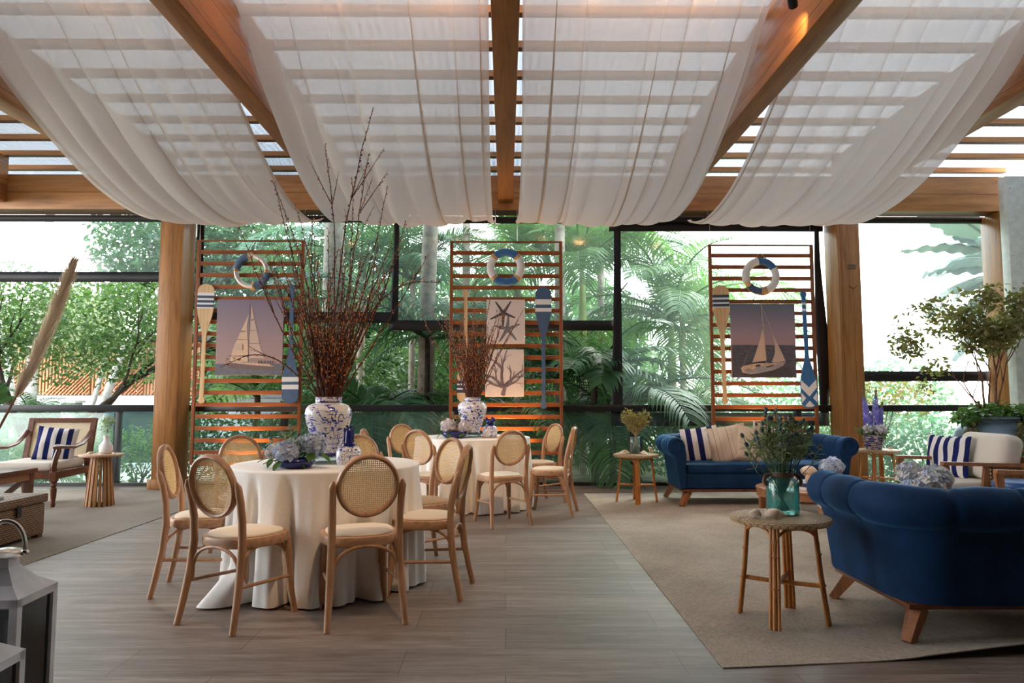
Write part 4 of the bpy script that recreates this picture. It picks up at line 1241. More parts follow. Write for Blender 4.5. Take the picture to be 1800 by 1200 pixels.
def gradz(name, stops):
    t = NT(name)
    sep = t.n('ShaderNodeSeparateXYZ', {0: t.coord('Object')})
    n = t.noise(t.coord('Object', (3, 1, 14)), 3, 4)
    f = t.math('ADD', t.math('ADD', sep.outputs['Z'], 0.5), t.math('MULTIPLY', t.math('SUBTRACT', n, 0.5), 0.04))
    return t.done(t.bsdf(t.ramp(f, stops), 0.55, 0, 0.3))
def sea(name, c1, c2):
    t = NT(name)
    n = t.noise(t.coord('Object', (5, 1, 42)), 2.2, 4, 0.6, 0.4)
    return t.done(t.bsdf(t.ramp(n, [(0.35, c1), (0.65, c2)]), 0.5, 0, 0.3))
def canvas(name, label, cat, x, z, w, h, mats, polys, group=None, depth=0.036):
    t = thing(name, label, cat, (x, 9.41, z), 0, group)
    m = MB(); m.rbox((0, 0, 0), (w, depth, h), 0.003, 1); obj('stretcher', m, mats[0], t)
    m = MB()
    for i, (mi, pts) in enumerate(polys): poly(m, pts, 1 + i, mi)
    obj('printed_image', m, mats, t, smooth=False)
    return t
SAIL = plain('printed warm sail', (0.68, 0.46, 0.32), 0.6, var=0.05)
SAIL2 = plain('printed shaded sail', (0.56, 0.40, 0.32), 0.6, var=0.05)
HULL = plain('printed brown hull', (0.17, 0.11, 0.10), 0.6)
DECK = plain('printed peach deck', (0.62, 0.40, 0.29), 0.6, var=0.3, scale=60)
INK = plain('printed dark ink', (0.07, 0.055, 0.06), 0.6)
CORAL = plain('printed mauve grey coral', (0.165, 0.115, 0.125), 0.6, var=0.3, scale=30)
CORAL2 = plain('printed faded coral', (0.42, 0.30, 0.29), 0.6, var=0.3, scale=30)
PAPER = plain('pale pink paper print', (0.68, 0.58, 0.54), 0.7, 0, 0.2, 0.03)
def pmap(cx, cy, k):
    return lambda pts: [((a - cx) * k, -(b - cy) * k) for a, b in pts]
k = 0.00753
q = pmap(435.5, 593.5, k)
def line(a, b, w):
    d = Vector((b[0] - a[0], b[1] - a[1])).normalized(); nx, ny = -d.y * w / 2, d.x * w / 2
    return [(a[0] + nx, a[1] + ny), (a[0] - nx, a[1] - ny), (b[0] - nx, b[1] - ny), (b[0] + nx, b[1] + ny)]
P1 = [(0, [(-0.437, -0.498), (0.437, -0.498), (0.437, 0.498), (-0.437, 0.498)]),
      (1, [(-0.437, -0.498), (0.437, -0.498), (0.437, -0.352), (-0.437, -0.352)]),
      (2, q([(433, 553), (430, 575), (433, 605), (434, 636), (402, 637), (408, 612), (418, 588)])),
      (3, q([(437, 535), (442, 556), (449, 585), (455, 610), (463, 633), (436, 632), (434, 606), (436, 580)])),
      (4, q([(396, 638), (420, 640), (446, 643), (481, 646), (480, 651), (440, 650), (402, 648)])),
      (5, q([(397, 637.5), (405, 635), (420, 637), (446, 639), (470, 640), (481, 645), (446, 643), (420, 640)])),
      (6, q(line((435.5, 535), (434.5, 638), 0.9))), (6, q(line((438, 631), (463, 631.5), 0.8))), (6, q(line((396.5, 637), (397.5, 629), 0.6))),
      (6, q(line((413, 597.5), (434, 598), 0.5))), (6, q(line((435, 582), (447, 581), 0.5))), (6, q(line((435, 604.5), (454, 604.5), 0.5))),
      (3, q([(410, 605), (424, 605), (424, 616), (409, 616)]))]
for a in (453, 458, 463.5, 469, 473, 477): P1.append((6, q([(a, 640), (a - 0.8, 637), (a, 634.5), (a + 1.4, 634.5), (a + 1.6, 640)])))
for i, (a, b) in enumerate([(421, 585), (423, 584.6), (425, 584.4), (427, 584), (438, 565), (440, 564.4), (442, 563.8)]): P1.append((6, q([(a, b), (a + 1.2, b - 0.2), (a + 1.0, b - 2.6), (a - 0.1, b - 2.4)])))
canvas('sailboat_print', 'large canvas print of a two sailed boat at dusk under the slate blue ring', 'picture', -3.385, 2.005, 0.878, 1.0,
       [gradz('mauve dusk sky', [(0.0, (0.42, 0.28, 0.24)), (0.45, (0.36, 0.25, 0.26)), (1.0, (0.22, 0.18, 0.25))]), sea('grey dusk sea', (0.11, 0.11, 0.14), (0.20, 0.19, 0.22)), SAIL, SAIL2, HULL, DECK, INK], P1, 'canvas prints on the screens')
q = pmap(1344.5, 598.5, k)
P2 = [(0, [(-0.427, -0.49), (0.427, -0.49), (0.427, 0.49), (-0.427, 0.49)]),
      (1, [(-0.427, -0.49), (0.427, -0.49), (0.427, -0.06), (-0.427, -0.06)]),
      (4, q([(1305, 653), (1330, 658), (1362, 652), (1386, 644), (1396, 661), (1350, 662), (1310, 661)])),
      (2, q([(1343.5, 577), (1346, 605), (1348, 634), (1336, 636.5), (1323, 638), (1330, 620), (1338, 597)])),
      (3, q([(1360, 583), (1367, 600), (1376, 619), (1382, 634), (1370, 637), (1358, 637), (1364, 620), (1364, 602)])),
      (5, q([(1303, 647), (1308, 643), (1322, 640), (1336, 638), (1352, 638.5), (1370, 637.5), (1383, 635.5), (1377, 643), (1362, 650), (1340, 655), (1320, 658), (1306, 655)])),
      (6, q([(1307, 650), (1330, 645), (1362, 641), (1383, 636), (1376, 643), (1362, 650), (1340, 655), (1318, 657)])),
      (7, q(line((1342, 536), (1348.5, 638), 1.0))), (7, q(line((1342.5, 537), (1360, 583), 0.5))), (7, q(line((1306, 645), (1317, 617), 0.3))), (4, q(line((1322, 638), (1350, 634), 1.1))), (7, q(line((1337, 572), (1348, 571.5), 0.5))), (7, q(line((1332, 612), (1358, 612), 0.4))),
      (4, q([(1327, 644), (1331, 640.5), (1338, 641), (1336, 644.5)])), (4, q([(1347, 645), (1360, 641), (1362, 642), (1349, 646.5)])), (2, q([(1318, 648), (1324, 643), (1330, 645), (1325, 650)]))]
canvas('sailboat_print', 'canvas print of a white sailing yacht on a dark sea behind the far sofa', 'picture', 3.425, 1.965, 0.858, 0.985,
       [gradz('grey pink evening sky', [(0.40, (0.42, 0.24, 0.22)), (0.58, (0.36, 0.25, 0.30)), (1.0, (0.12, 0.15, 0.20))]), sea('dark evening sea', (0.055, 0.055, 0.075), (0.15, 0.13, 0.15)), SAIL, SAIL2, INK, DECK, plain('printed grey white hull', (0.36, 0.31, 0.31), 0.6, var=0.1), plain('printed pale rigging', (0.55, 0.44, 0.38), 0.6)], P2, 'canvas prints on the screens')
def star(cx, cz, r0, arms, w):
    """arms = [(angle, length)]"""
    pts = []
    arms = sorted(arms)
    n = len(arms)
    for i, (a, L) in enumerate(arms):
        a1 = R(a); nx, nz = -math.sin(a1), math.cos(a1)
        for f, ww in ((0.35, 0.80), (0.75, 0.55), (0.97, 0.38)): pts.append((cx + math.cos(a1) * L * f + nx * -w * ww, cz + math.sin(a1) * L * f + nz * -w * ww))
        pts.append((cx + math.cos(a1) * L, cz + math.sin(a1) * L))
        for f, ww in ((0.97, 0.38), (0.75, 0.55), (0.35, 0.80)): pts.append((cx + math.cos(a1) * L * f + nx * w * ww, cz + math.sin(a1) * L * f + nz * w * ww))
        a2 = arms[(i + 1) % n][0] + (360 if i == n - 1 else 0)
        am = R((a + a2) / 2); pts.append((cx + math.cos(am) * r0, cz + math.sin(am) * r0))
    return pts
INK2 = plain('printed speckled ink', (0.20, 0.16, 0.17), 0.7, var=0.9, scale=110)
canvas('starfish_print', 'pale canvas print of two grey starfish behind the branch tips', 'picture', 0.0, 2.215, 0.512, 0.59, [PAPER, INK, INK2],
       [(0, [(-0.254, -0.293), (0.254, -0.293), (0.254, 0.293), (-0.254, 0.293)]),
        (1, star(-0.03, 0.115, 0.034, [(58, 0.19), (125, 0.19), (205, 0.20), (-22, 0.17), (268, 0.19)], 0.022)),
        (2, star(0.02, -0.10, 0.040, [(85, 0.19), (165, 0.18), (22, 0.18), (-50, 0.19), (238, 0.20)], 0.026))], 'canvas prints on the screens')
def coral(r):
    out = []
    def br(p, a, L, w, d, mi):
        n = 3; x, z = p
        for s in range(n):
            a += r.uniform(-0.22, 0.22)
            x2, z2 = x + math.cos(a) * L / n, z + math.sin(a) * L / n
            w2 = w * 0.9
            nx, nz = -math.sin(a), math.cos(a)
            out.append((mi, [(x - nx * w / 2, z - nz * w / 2), (x2 - nx * w2 / 2, z2 - nz * w2 / 2), (x2 + math.cos(a) * w2 * .3, z2 + math.sin(a) * w2 * .3), (x2 + nx * w2 / 2, z2 + nz * w2 / 2), (x + nx * w / 2, z + nz * w / 2), (x - math.cos(a) * w * .3, z - math.sin(a) * w * .3)]))
            x, z, w = x2, z2, w2
            if d > 0 and s > 0:
                br((x, z), a + r.choice([-1, 1]) * r.uniform(0.5, 0.9), L * 0.62, w * 0.66, d - 1, mi if r.random() < 0.75 else 2)
        if d > 0: br((x, z), a + r.uniform(-0.3, 0.3), L * 0.66, w * 0.75, d - 1, mi)
    br((-0.02, -0.29), PI / 2, 0.10, 0.062, 0, 1)
    for a, L, w in ((1.0, 0.20, 0.042), (1.55, 0.24, 0.046), (2.1, 0.20, 0.042), (0.45, 0.17, 0.032), (2.7, 0.17, 0.032)): br((-0.02, -0.19), a, L, w, 2, 1)
    lim = lambda v, b: max(-b, min(b, v))
    return [(mi, [(lim(x, 0.25), lim(z, 0.305)) for x, z in p]) for mi, p in out]
CP = coral(random.Random(4))
t = canvas('coral_print', 'pale canvas print of a branching mauve grey coral', 'picture', -0.015, 1.535, 0.51, 0.625, [PAPER, CORAL, CORAL2],
       [(0, [(-0.253, -0.31), (0.253, -0.31), (0.253, 0.31), (-0.253, 0.31)])], 'canvas prints on the screens')
m = MB()
for i, (mi, pts) in enumerate(CP):
    m.add([(x, -0.0220 - 0.000018 * i, z) for x, z in pts], [tuple(range(len(pts)))], mi)
obj('coral_image', m, [PAPER, CORAL, CORAL2], t, smooth=False)

# ---- blue chesterfield sofas
def sofa(label, x, y, rz):
    t = thing('chesterfield_sofa', label, 'sofa', (x, y, 0.007), rz, 'blue velvet chesterfields')
    HWD, DEP = 0.90, 0.72       # half width of the inner line, depth
    # path of the arm-and-back shell (inner seat line): front of arm, round the back, front of other arm
    rc = 0.16; P = []
    yb, yf = -0.30, 0.44
    for i in range(17): P.append((-HWD, yf + (yb + rc - yf) * i / 16))
    P += arc(-HWD + rc, yb + rc, rc, PI, 1.5 * PI, 9)[1:]
    for i in range(1, 33): P.append((-HWD + rc + (2 * HWD - 2 * rc) * i / 32, yb))
    P += arc(HWD - rc, yb + rc, rc, 1.5 * PI, 2 * PI, 9)[1:]
    for i in range(1, 17): P.append((HWD, yb + rc + (yf - yb - rc) * i / 16))
    # section: d outwards, z up
    sec = [(0.0, 0.20), (0.0, 0.42), (-0.012, 0.50), (-0.008, 0.58), (0.004, 0.645)]
    cx_, cz_, rr = 0.108, 0.655, 0.105
    for i in range(1, 17):
        a = PI - (PI + 1.15) * i / 16; sec.append((cx_ + rr * math.cos(a), cz_ + rr * math.sin(a)))
    sec += [(0.128, 0.545), (0.112, 0.50), (0.098, 0.42), (0.085, 0.32), (0.072, 0.24), (0.066, 0.185), (0.03, 0.18)]
    n = len(P); S = [0.0]
    for i in range(1, n): S.append(S[-1] + math.dist(P[i], P[i - 1]))
    # resample finely for the channel seams
    tot = S[-1]; NS = 300
    def at(s):
        i = int(np.clip(np.searchsorted(S, s) - 1, 0, n - 2)); f = (s - S[i]) / max(1e-6, S[i + 1] - S[i])
        return Vector((P[i][0] + (P[i + 1][0] - P[i][0]) * f, P[i][1] + (P[i + 1][1] - P[i][1]) * f, 0))
    seams = [0.16 + 0.325 * k for k in range(30)]
    vs = []; ns = len(sec)
    for j in range(NS + 1):
        s = tot * j / NS
        p = at(s); q2 = (at(min(tot, s + 0.03)) - at(max(0, s - 0.03))).normalized()
        nrm = Vector((q2.y, -q2.x, 0))            # outwards
        if nrm.dot(Vector((p.x, p.y + 0.2 if abs(p.x) < 0.7 else 0, 0))) < 0: nrm = -nrm
        e = min(abs(s - a) for a in seams)
        g = math.exp(-(e / 0.013) ** 2)
        puff = 0.0035 * math.cos(2 * PI * (s - 0.16) / 0.325)
        for k, (d, z) in enumerate(sec):
            dd, zz = d, z
            if 3 <= k <= 20:
                vx, vz = d - cx_, z - cz_; ln = math.hypot(vx, vz) or 1
                am = -0.013 * g - puff
                dd += vx / ln * am; zz += vz / ln * am
            elif k in (1, 2):
                bt = math.exp(-((math.fmod(s + (0.107 if k == 2 else 0), 0.215) - 0.107) / 0.02) ** 2)
                dd += 0.012 * bt
            vs.append(p + nrm * dd + Vector((0, 0, zz)))
    fs = []
    for j in range(NS):
        for k in range(ns - 1):
            fs.append((j * ns + k, (j + 1) * ns + k, (j + 1) * ns + k + 1, j * ns + k + 1))
    m = MB(); m.add(vs, fs); obj('back_and_arms', m, VELVET, t, angle=70)
    # scrolled arm fronts
    for s in (-1, 1):
        m = MB()
        o0 = 0 if s < 0 else NS * ns
        loop = [Vector(vs[o0 + k]) for k in range(ns)]
        c = sum(loop, Vector()) / ns
        f1 = [v + Vector((0, 0.018, 0)) + (c - v) * 0.03 for v in loop]
        m.add(loop + f1, [(k, (k + 1) % ns, ns + (k + 1) % ns, ns + k) for k in range(ns)] + [tuple(ns + k for k in range(ns))])
        ctr = Vector((s * (HWD + cx_), yf + 0.02, cz_))
        sp = []
        for i in range(34):
            a = (PI * 1.0 if s < 0 else 0.0) + s * -0 ; q3 = i / 33
            an = PI * 0.5 + (1 if s < 0 else -1) * (-2.0 + q3 * 7.4); r3 = 0.098 - 0.070 * q3
            sp.append((ctr.x + r3 * math.cos(an), ctr.y, ctr.z + r3 * math.sin(an)))
        m.tube(sp, 0.0085, 6)
        obj('arm_front', m, VELVET, t, angle=50)
    m = MB(); m.rbox((0, 0.07, 0.27), (1.82, 0.74, 0.19), 0.03, 4); obj('seat_base', m, VELVET, t)
    m = MB()
    def cush(u, v):
        a, b = u * 2 - 1, v * 2 - 1
        return (a * 0.885, 0.085 + b * 0.37, 0.452 + 0.022 * (1 - abs(a) ** 6) * (1 - abs(b) ** 4))
    m.rbox((0, 0.085, 0.405), (1.78, 0.75, 0.115), 0.045, 5); m.grid(cush, 40, 16); obj('seat_cushion', m, VELVET, t, angle=60)
    m = MB(); m.rbox((0, 0.068, 0.170), (1.90, 0.80, 0.026), 0.006, 2); obj('wood_plinth', m, MAHOG, t)
    for sx in (-1, 1):
        for yy, dy in ((0.40, 0.07), (-0.27, -0.06)):
            m = MB(); m.beam((sx * 0.87, yy, 0.158), (sx * 0.965, yy + dy, 0.0), 0.078, 0.072, w2=0.05, h2=0.046); obj('leg', m, WALNUT, t, smooth=False)
    return t
sofa0 = sofa('blue velvet chesterfield in front of the slatted screen, holding striped cushions', 2.88, 8.45, PI)
s2 = dup(sofa0, (2.90, 3.90, 0.007), 0.0, 'near blue velvet chesterfield turned away with its dark back showing')

sofa0.scale = (0.965, 1, 1); s2.scale = (0.965, 1, 1)

# ---- cushions
def pillow_mb(w, h, th, seed=0, sag=0.0):
    r = random.Random(seed); m = MB()
    def side(sg):
        def fn(u, v):
            a, b = u * 2 - 1, v * 2 - 1
            e = (max(0, 1 - a * a) * max(0, 1 - b * b)) ** 0.42
            pin = 1 - 0.10 * (1 - abs(a) ** 2) * 0 
            x = a * w / 2 * (1 - 0.055 * (1 - a * a) * 0 - 0.06 * (1 - b * b) * -0.0) * (0.94 + 0.06 * b * b)
            y = b * h / 2 * (0.94 + 0.06 * a * a)
            z = sg * th / 2 * e + 0.006 * math.sin(7 * a + 3 * b + seed) * e + 0.010 * math.sin(3.1 * a - 4 * b + seed * 2) * e
            return (x, y - sag * e, z)
        return fn
    m.grid(side(1), 26, 26)
    m.grid(lambda u, v: side(-1)(1 - u, v), 26, 26)
    m.tube([side(1)(i / 24, 0) for i in range(25)] + [side(1)(1, i / 24) for i in range(1, 25)] + [side(1)(1 - i / 24, 1) for i in range(1, 25)] + [side(1)(0, 1 - i / 24) for i in range(1, 24)], 0.004, 5, closed=True)
    return m
def cushion(label, loc, rot, w, h, th, mat, seed):
    t = obj('throw_cushion', pillow_mb(w, h, th, seed), mat, angle=None)
    t.location = loc; t.rotation_euler = Euler(rot, 'XYZ')
    return tag(t, label, 'cushion', 'throw cushions')
cushion('navy and white striped cushion leaning in the corner of the far blue sofa', (2.30, 8.455, 0.655), (R(76), R(-8), R(-12)), 0.43, 0.42, 0.15, STRIPE_NAVY_W, 1)
cushion('beige cushion with thin brown lines beside the navy striped one', (2.60, 8.34, 0.665), (R(74), R(-10), R(-8)), 0.45, 0.45, 0.15, STRIPE_BEIGE, 2)
cushion('plain beige rumpled cushion in the middle of the far blue sofa', (2.87, 8.32, 0.655), (R(74), R(14), R(6)), 0.44, 0.43, 0.16, BEIGE_PLAIN, 3)
cushion('beige cushion with blue and white bands beside the plain beige one', (3.10, 8.42, 0.665), (R(76), R(16), R(6)), 0.45, 0.44, 0.14, STRIPE_MIX, 4)

# ---- rattan stools used as side tables
def rattan_stool(label, x, y, rz=0.0, H=0.555, rt=0.268):
    t = thing('rattan_stool', label, 'side table', (x, y, 0.006), rz, 'rattan stools')
    m = MB()
    m.lathe([(0.0, H - 0.040), (rt - 0.05, H - 0.042), (rt - 0.012, H - 0.036), (rt, H - 0.020), (rt - 0.006, H - 0.006), (rt - 0.03, H), (rt * 0.6, H + 0.001), (0.0, H + 0.001)], 56, wob=lambda a, z: 1 + 0.006 * math.sin(a * 48 + z * 300))
    p = obj('wicker_top', m, WICKER, t)
    set_uv(p, lambda c: (math.atan2(c.y, c.x) / (2 * PI) * 1.0 * 1.2 + 2, math.hypot(c.x, c.y) * 0.9 - c.z * 0.9 + 2))
    hb_ = H - 0.045
    for k in range(4):
        a = PI / 4 + k * PI / 2; c, s = math.cos(a), math.sin(a)
        m = MB()
        for off in (-0.017, 0.0, 0.017):
            ox, oy = -s * off, c * off; f = 1.0 if off == 0 else 0.985
            m.tube([(c * 0.175 + ox, s * 0.175 + oy, hb_), (c * 0.20 * f + ox * 1.15, s * 0.20 * f + oy * 1.15, hb_ * 0.5), (c * 0.232 * f + ox * 1.3, s * 0.232 * f + oy * 1.3, 0.0)], 0.0125 if off == 0 else 0.0095, 8)
        for z in (0.20, 0.36):
            rr = 0.232 - (0.232 - 0.175) * z / hb_
            m.tube([(c * rr + 0.0270 * math.cos(q) * -s + 0.0135 * math.sin(q) * c, s * rr + 0.0270 * math.cos(q) * c + 0.0135 * math.sin(q) * s, z + 0.004) for q in [2 * PI * i / 14 for i in range(14)]], 0.0035, 5, closed=True)
        obj('leg', m, RATTAN, t)
        b = a + PI / 2; c2, s2 = math.cos(b), math.sin(b)
        pts = []
        A = Vector((c * 0.192, s * 0.192, 0.335)); B = Vector((c2 * 0.192, s2 * 0.192, 0.335))
        for i in range(15):
            qq = PI * i / 14; w = (1 - math.cos(qq)) / 2
            p3 = A.lerp(B, w); p3.z = 0.335 + (hb_ - 0.008 - 0.335) * math.sin(qq) ** 0.45; pts.append(p3)
        m = MB(); m.tube(pts, 0.0085, 7); obj('arched_brace', m, RATTAN, t)
    for a in (PI / 4, 3 * PI / 4):
        m = MB(); c, s = math.cos(a) * 0.208, math.sin(a) * 0.208
        m.tube([(c, s, 0.20), (0, 0, 0.215 if a < 1 else 0.195), (-c, -s, 0.20)], 0.0125, 8); obj('stretcher', m, RATTAN, t)
    return t
st0 = rattan_stool('near rattan stool with wicker top carrying the turquoise jar', 1.51, 3.965, R(14))
dup(st0, (1.52, 8.35, 0.006), R(38), 'rattan stool with the vase of dried sprigs left of the far blue sofa')
dup(st0, (4.69, 9.02, 0.006), R(5), 'rattan stool with the patterned flower pot in front of the timber column')

# ---- low round walnut coffee tables
def coffee(label, x, y, rt, H, rz=0.3):
    t = thing('coffee_table', label, 'coffee table', (x, y, 0.006), rz, 'low walnut tables')
    m = MB(); m.lathe([(0, H - 0.022), (rt - 0.004, H - 0.022), (rt, H - 0.018), (rt, H - 0.003), (rt - 0.004, H), (0, H)], 64); obj('tabletop', m, WALNUT_X, t)
    m = MB(); m.lathe([(rt - 0.025, H - 0.085), (rt - 0.006, H - 0.085), (rt - 0.006, H - 0.021), (rt - 0.025, H - 0.021)], 64); obj('apron', m, WALNUT_X, t)
    for k in range(4):
        a = k * PI / 2 + 0.2; m = MB()
        m.beam((math.cos(a) * (rt - 0.04), math.sin(a) * (rt - 0.04), H - 0.03), (math.cos(a) * (rt - 0.035), math.sin(a) * (rt - 0.035), 0), 0.065, 0.055, w2=0.05, h2=0.045, up=(math.cos(a), math.sin(a), 0)); obj('leg', m, WALNUT, t, smooth=False)
    return t
coffee('low round walnut table with shells in front of the far blue sofa', 3.03, 7.22, 0.49, 0.304, R(-5) + PI * 0.96)
coffee('taller round walnut table mostly hidden behind the near blue sofa', 3.06, 5.30, 0.70, 0.374, PI * 0.96)

# ---- lounge armchairs with woven sides
def lounge(label, x, y, rz):
    t = thing('lounge_armchair', label, 'armchair', (x, y, 0.006), rz, 'walnut lounge armchairs')
    for s in (-1, 1):
        X = s * 0.385
        m = MB(); m.beam((X, 0.40, 0.585), (X, -0.42, 0.565), 0.06, 0.032); obj('armrest', m, WALNUT_X, t, smooth=False)
        m = MB(); m.beam((X, 0.375, 0.575), (X, 0.335, 0.0), 0.045, 0.062, w2=0.032, h2=0.036, up=(0, 1, 0)); obj('leg', m, WALNUT, t, smooth=False)
        m = MB(); m.beam((X, -0.02, 0.565), (X, 0.03, 0.20), 0.035, 0.05, up=(0, 1, 0)); obj('side_post', m, WALNUT, t, smooth=False)
        m = MB(); m.beam((X, -0.36, 0.575), (X, -0.45, 0.0), 0.045, 0.055, w2=0.032, h2=0.036, up=(0, 1, 0)); obj('leg', m, WALNUT, t, smooth=False)
        m = MB(); m.beam((X, 0.36, 0.205), (X, -0.42, 0.19), 0.04, 0.05); obj('side_rail', m, WALNUT_X, t, smooth=False)
        m = MB(); m.box((X, -0.20, 0.39), (0.012, 0.40, 0.34)); p = obj('woven_side', m, CANE_GRID, t, smooth=False); set_uv(p, lambda c: (c.y + 5, c.z + 5))
    for yy in (0.335, -0.40):
        m = MB(); m.beam((-0.385, yy, 0.205), (0.385, yy, 0.205), 0.04, 0.05); obj('cross_rail', m, WALNUT_X, t, smooth=False)
    m = MB(); m.beam((-0.385, -0.44, 0.60), (0.385, -0.44, 0.60), 0.03, 0.07); obj('back_rail', m, WALNUT_X, t, smooth=False)
    m = MB(); m.rbox((0, 0.04, 0.315), (0.71, 0.74, 0.17), 0.06, 5); obj('seat_cushion', m, CREAM_FAB, t)
    m = MB(); T = Matrix.Translation((0, -0.30, 0.62)) @ Euler((R(14), 0, 0)).to_matrix().to_4x4()
    m.rbox((0, 0, 0), (0.70, 0.22, 0.46), 0.085, 6, T=T); obj('back_cushion', m, CREAM_FAB, t)
    return t
la = lounge('walnut lounge armchair with cream cushions nearest the big urn', 4.50, 7.10, R(90))
dup(la, (4.46, 5.56, 0.006), R(86), 'walnut lounge armchair cut off by the photo edge beside the near blue sofa')
cushion('navy striped cushion on the cream armchair by the urn', (4.55, 7.36, 0.61), (R(80), 0, R(-72)), 0.50, 0.42, 0.13, STRIPE_NAVY, 5)
cushion('navy striped cushion on the armchair cut off by the photo edge', (4.52, 5.62, 0.63), (R(78), R(-6), R(-64)), 0.50, 0.46, 0.14, STRIPE_NAVY_W, 6)
cushion('white cushion with thin navy stripes lying by the near blue sofa', (4.30, 5.18, 0.53), (R(48), R(20), R(-40)), 0.44, 0.42, 0.13, STRIPE_FINE, 7)
m = MB(); m.lathe([(0, 0), (0.19, 0), (0.205, 0.012), (0.205, 0.44), (0.195, 0.462), (0.15, 0.472), (0, 0.476)], 40)
d = thing('drum_stool', 'bright blue drum stool between the two lounge armchairs', 'stool', (4.55, 6.34, 0.006)); obj('body', m, BLUE_DRUM, d)
m = MB(); m.lathe([(0.207, 0.415), (0.211, 0.42), (0.211, 0.428), (0.207, 0.433)], 40); obj('seam_band', m, BLUE_DRUM, d)

# ---- colonial armchair with a cane back
t = thing('cane_back_armchair', 'dark mahogany armchair with a wide cane back and cream seat', 'armchair', (-5.40, 8.36, 0.006), PI + 0.10)
for s in (-1, 1):
    X = s * 0.37
    m = MB(); m.lathe([(0.020, 0.0), (0.026, 0.03), (0.022, 0.06), (0.030, 0.12), (0.034, 0.2), (0.022, 0.215), (0.036, 0.235), (0.022, 0.255), (0.034, 0.27), (0.034, 0.285)], 14, c=(X, 0.40, 0)); m.rbox((X, 0.40, 0.335), (0.072, 0.072, 0.11), 0.005, 1); obj('leg', m, MAHOG, t)
    m = MB(); m.beam((X, -0.38, 0.36), (X, -0.46, 0.0), 0.055, 0.06, w2=0.04, h2=0.045, up=(0, 1, 0)); obj('leg', m, MAHOG, t, smooth=False)
    m = MB(); m.rbox((X, 0.0, 0.345), (0.045, 0.78, 0.085), 0.006, 1); obj('side_rail', m, MAHOG, t)
    m = MB(); m.tube([(X, 0.385, 0.36), (X, 0.42, 0.44), (X, 0.385, 0.53), (X, 0.33, 0.61), (X, 0.33, 0.64)], [0.036, 0.036, 0.034, 0.034, 0.03], 10, flat=(1.1, 0.8)); obj('arm_support', m, MAHOG, t)
    m = MB(); m.tube([(X, 0.40, 0.645), (X, 0.36, 0.66), (X, 0.20, 0.645), (X, 0.0, 0.632), (X, -0.2, 0.66), (X, -0.36, 0.74), (X, -0.43, 0.80)], [0.026, 0.034, 0.032, 0.030, 0.030, 0.030, 0.028], 10, flat=(0.7, 1.15)); obj('armrest', m, MAHOG, t)
    m = MB(); m.beam((X * 0.97, -0.37, 0.34), (X * 0.97, -0.52, 0.95), 0.06, 0.045, up=(0, 1, 0)); obj('back_post', m, MAHOG, t, smooth=False)
for z, yy in ((0.465, -0.40), (0.925, -0.513)):
    m = MB(); m.beam((-0.34, yy, z), (0.34, yy, z), 0.04, 0.055); obj('back_rail', m, MAHOG, t, smooth=False)
for yy in (0.39, -0.37):
    m = MB(); m.rbox((0, yy, 0.345), (0.70, 0.045, 0.085), 0.006, 1); obj('seat_rail', m, MAHOG, t)
m = MB(); T = Matrix.Translation((0, -0.457, 0.695)) @ Euler((R(13.8), 0, 0)).to_matrix().to_4x4()
m.box((0, 0, 0), (0.66, 0.008, 0.42)); p = obj('cane_panel', m, CANE_LIGHT, t, smooth=False); set_uv(p, lambda c: (c.x + 5, c.z + 5)); p.data.transform(T)
m = MB(); m.rbox((0, 0.01, 0.435), (0.68, 0.76, 0.10), 0.04, 5); obj('seat_cushion', m, CREAM_FAB, t)
cushion('navy and white striped cushion on the cane back armchair', (-5.30, 8.50, 0.665), (R(72), R(6), R(22)), 0.42, 0.40, 0.14, STRIPE_NAVY, 8)

# ---- round table on a drum of tapering slats
t = thing('slatted_side_table', 'small round table on a flared drum of upright golden slats', 'side table', (-4.55, 8.12, 0.006))
m = MB(); m.lathe([(0, 0.545), (0.215, 0.545), (0.228, 0.552), (0.228, 0.566), (0.222, 0.571), (0, 0.571)], 48); obj('tabletop', m, BEECH_X, t)
for k in range(18):
    a = D2 * k / 18; m = MB()
    m.beam((math.cos(a) * 0.092, math.sin(a) * 0.092, 0.545), (math.cos(a) * 0.142, math.sin(a) * 0.142, 0.0), 0.026, 0.022, w2=0.030, h2=0.022, up=(math.cos(a), math.sin(a), 0)); obj('slat', m, SLATWOOD, t, smooth=False)
m = MB(); m.lathe([(0.10, 0.02), (0.124, 0.02), (0.121, 0.05), (0.10, 0.05)], 32); m.lathe([(0.06, 0.52), (0.081, 0.52), (0.079, 0.545), (0.06, 0.545)], 32); obj('inner_ring', m, SLATWOOD, t)

# ---- wooden bench table at the edge, wicker trunk, folded throw
t = thing('low_wood_table', 'low dark wood table with crossed legs beside the wicker trunk', 'table', (-5.33, 6.98, 0.006))
m = MB(); m.rbox((0, 0, 0.475), (1.25, 0.60, 0.05), 0.006, 2); obj('tabletop', m, MAHOG, t)
m = MB()
for yy in (-0.27, 0.27): m.box((0, yy, 0.42), (1.15, 0.03, 0.07))
for xx in (-0.58, 0.58): m.box((xx, 0, 0.42), (0.03, 0.54, 0.07))
obj('apron', m, WALNUT_X, t, smooth=False)
for sx in (-1, 1):
    for sy in (-1, 1):
        m = MB(); m.box((sx * 0.57, sy * 0.25, 0.225), (0.06, 0.06, 0.45)); obj('leg', m, MAHOG, t, smooth=False)
for sy in (-1, 1):
    m = MB(); m.beam((0.54, sy * 0.25, 0.40), (0.1, sy * 0.25, 0.03), 0.05, 0.04); m.beam((-0.54, sy * 0.25, 0.40), (-0.1, sy * 0.25, 0.03), 0.05, 0.04); m.box((0, sy * 0.25, 0.03), (1.1, 0.05, 0.05)); obj('brace', m, MAHOG, t, smooth=False)
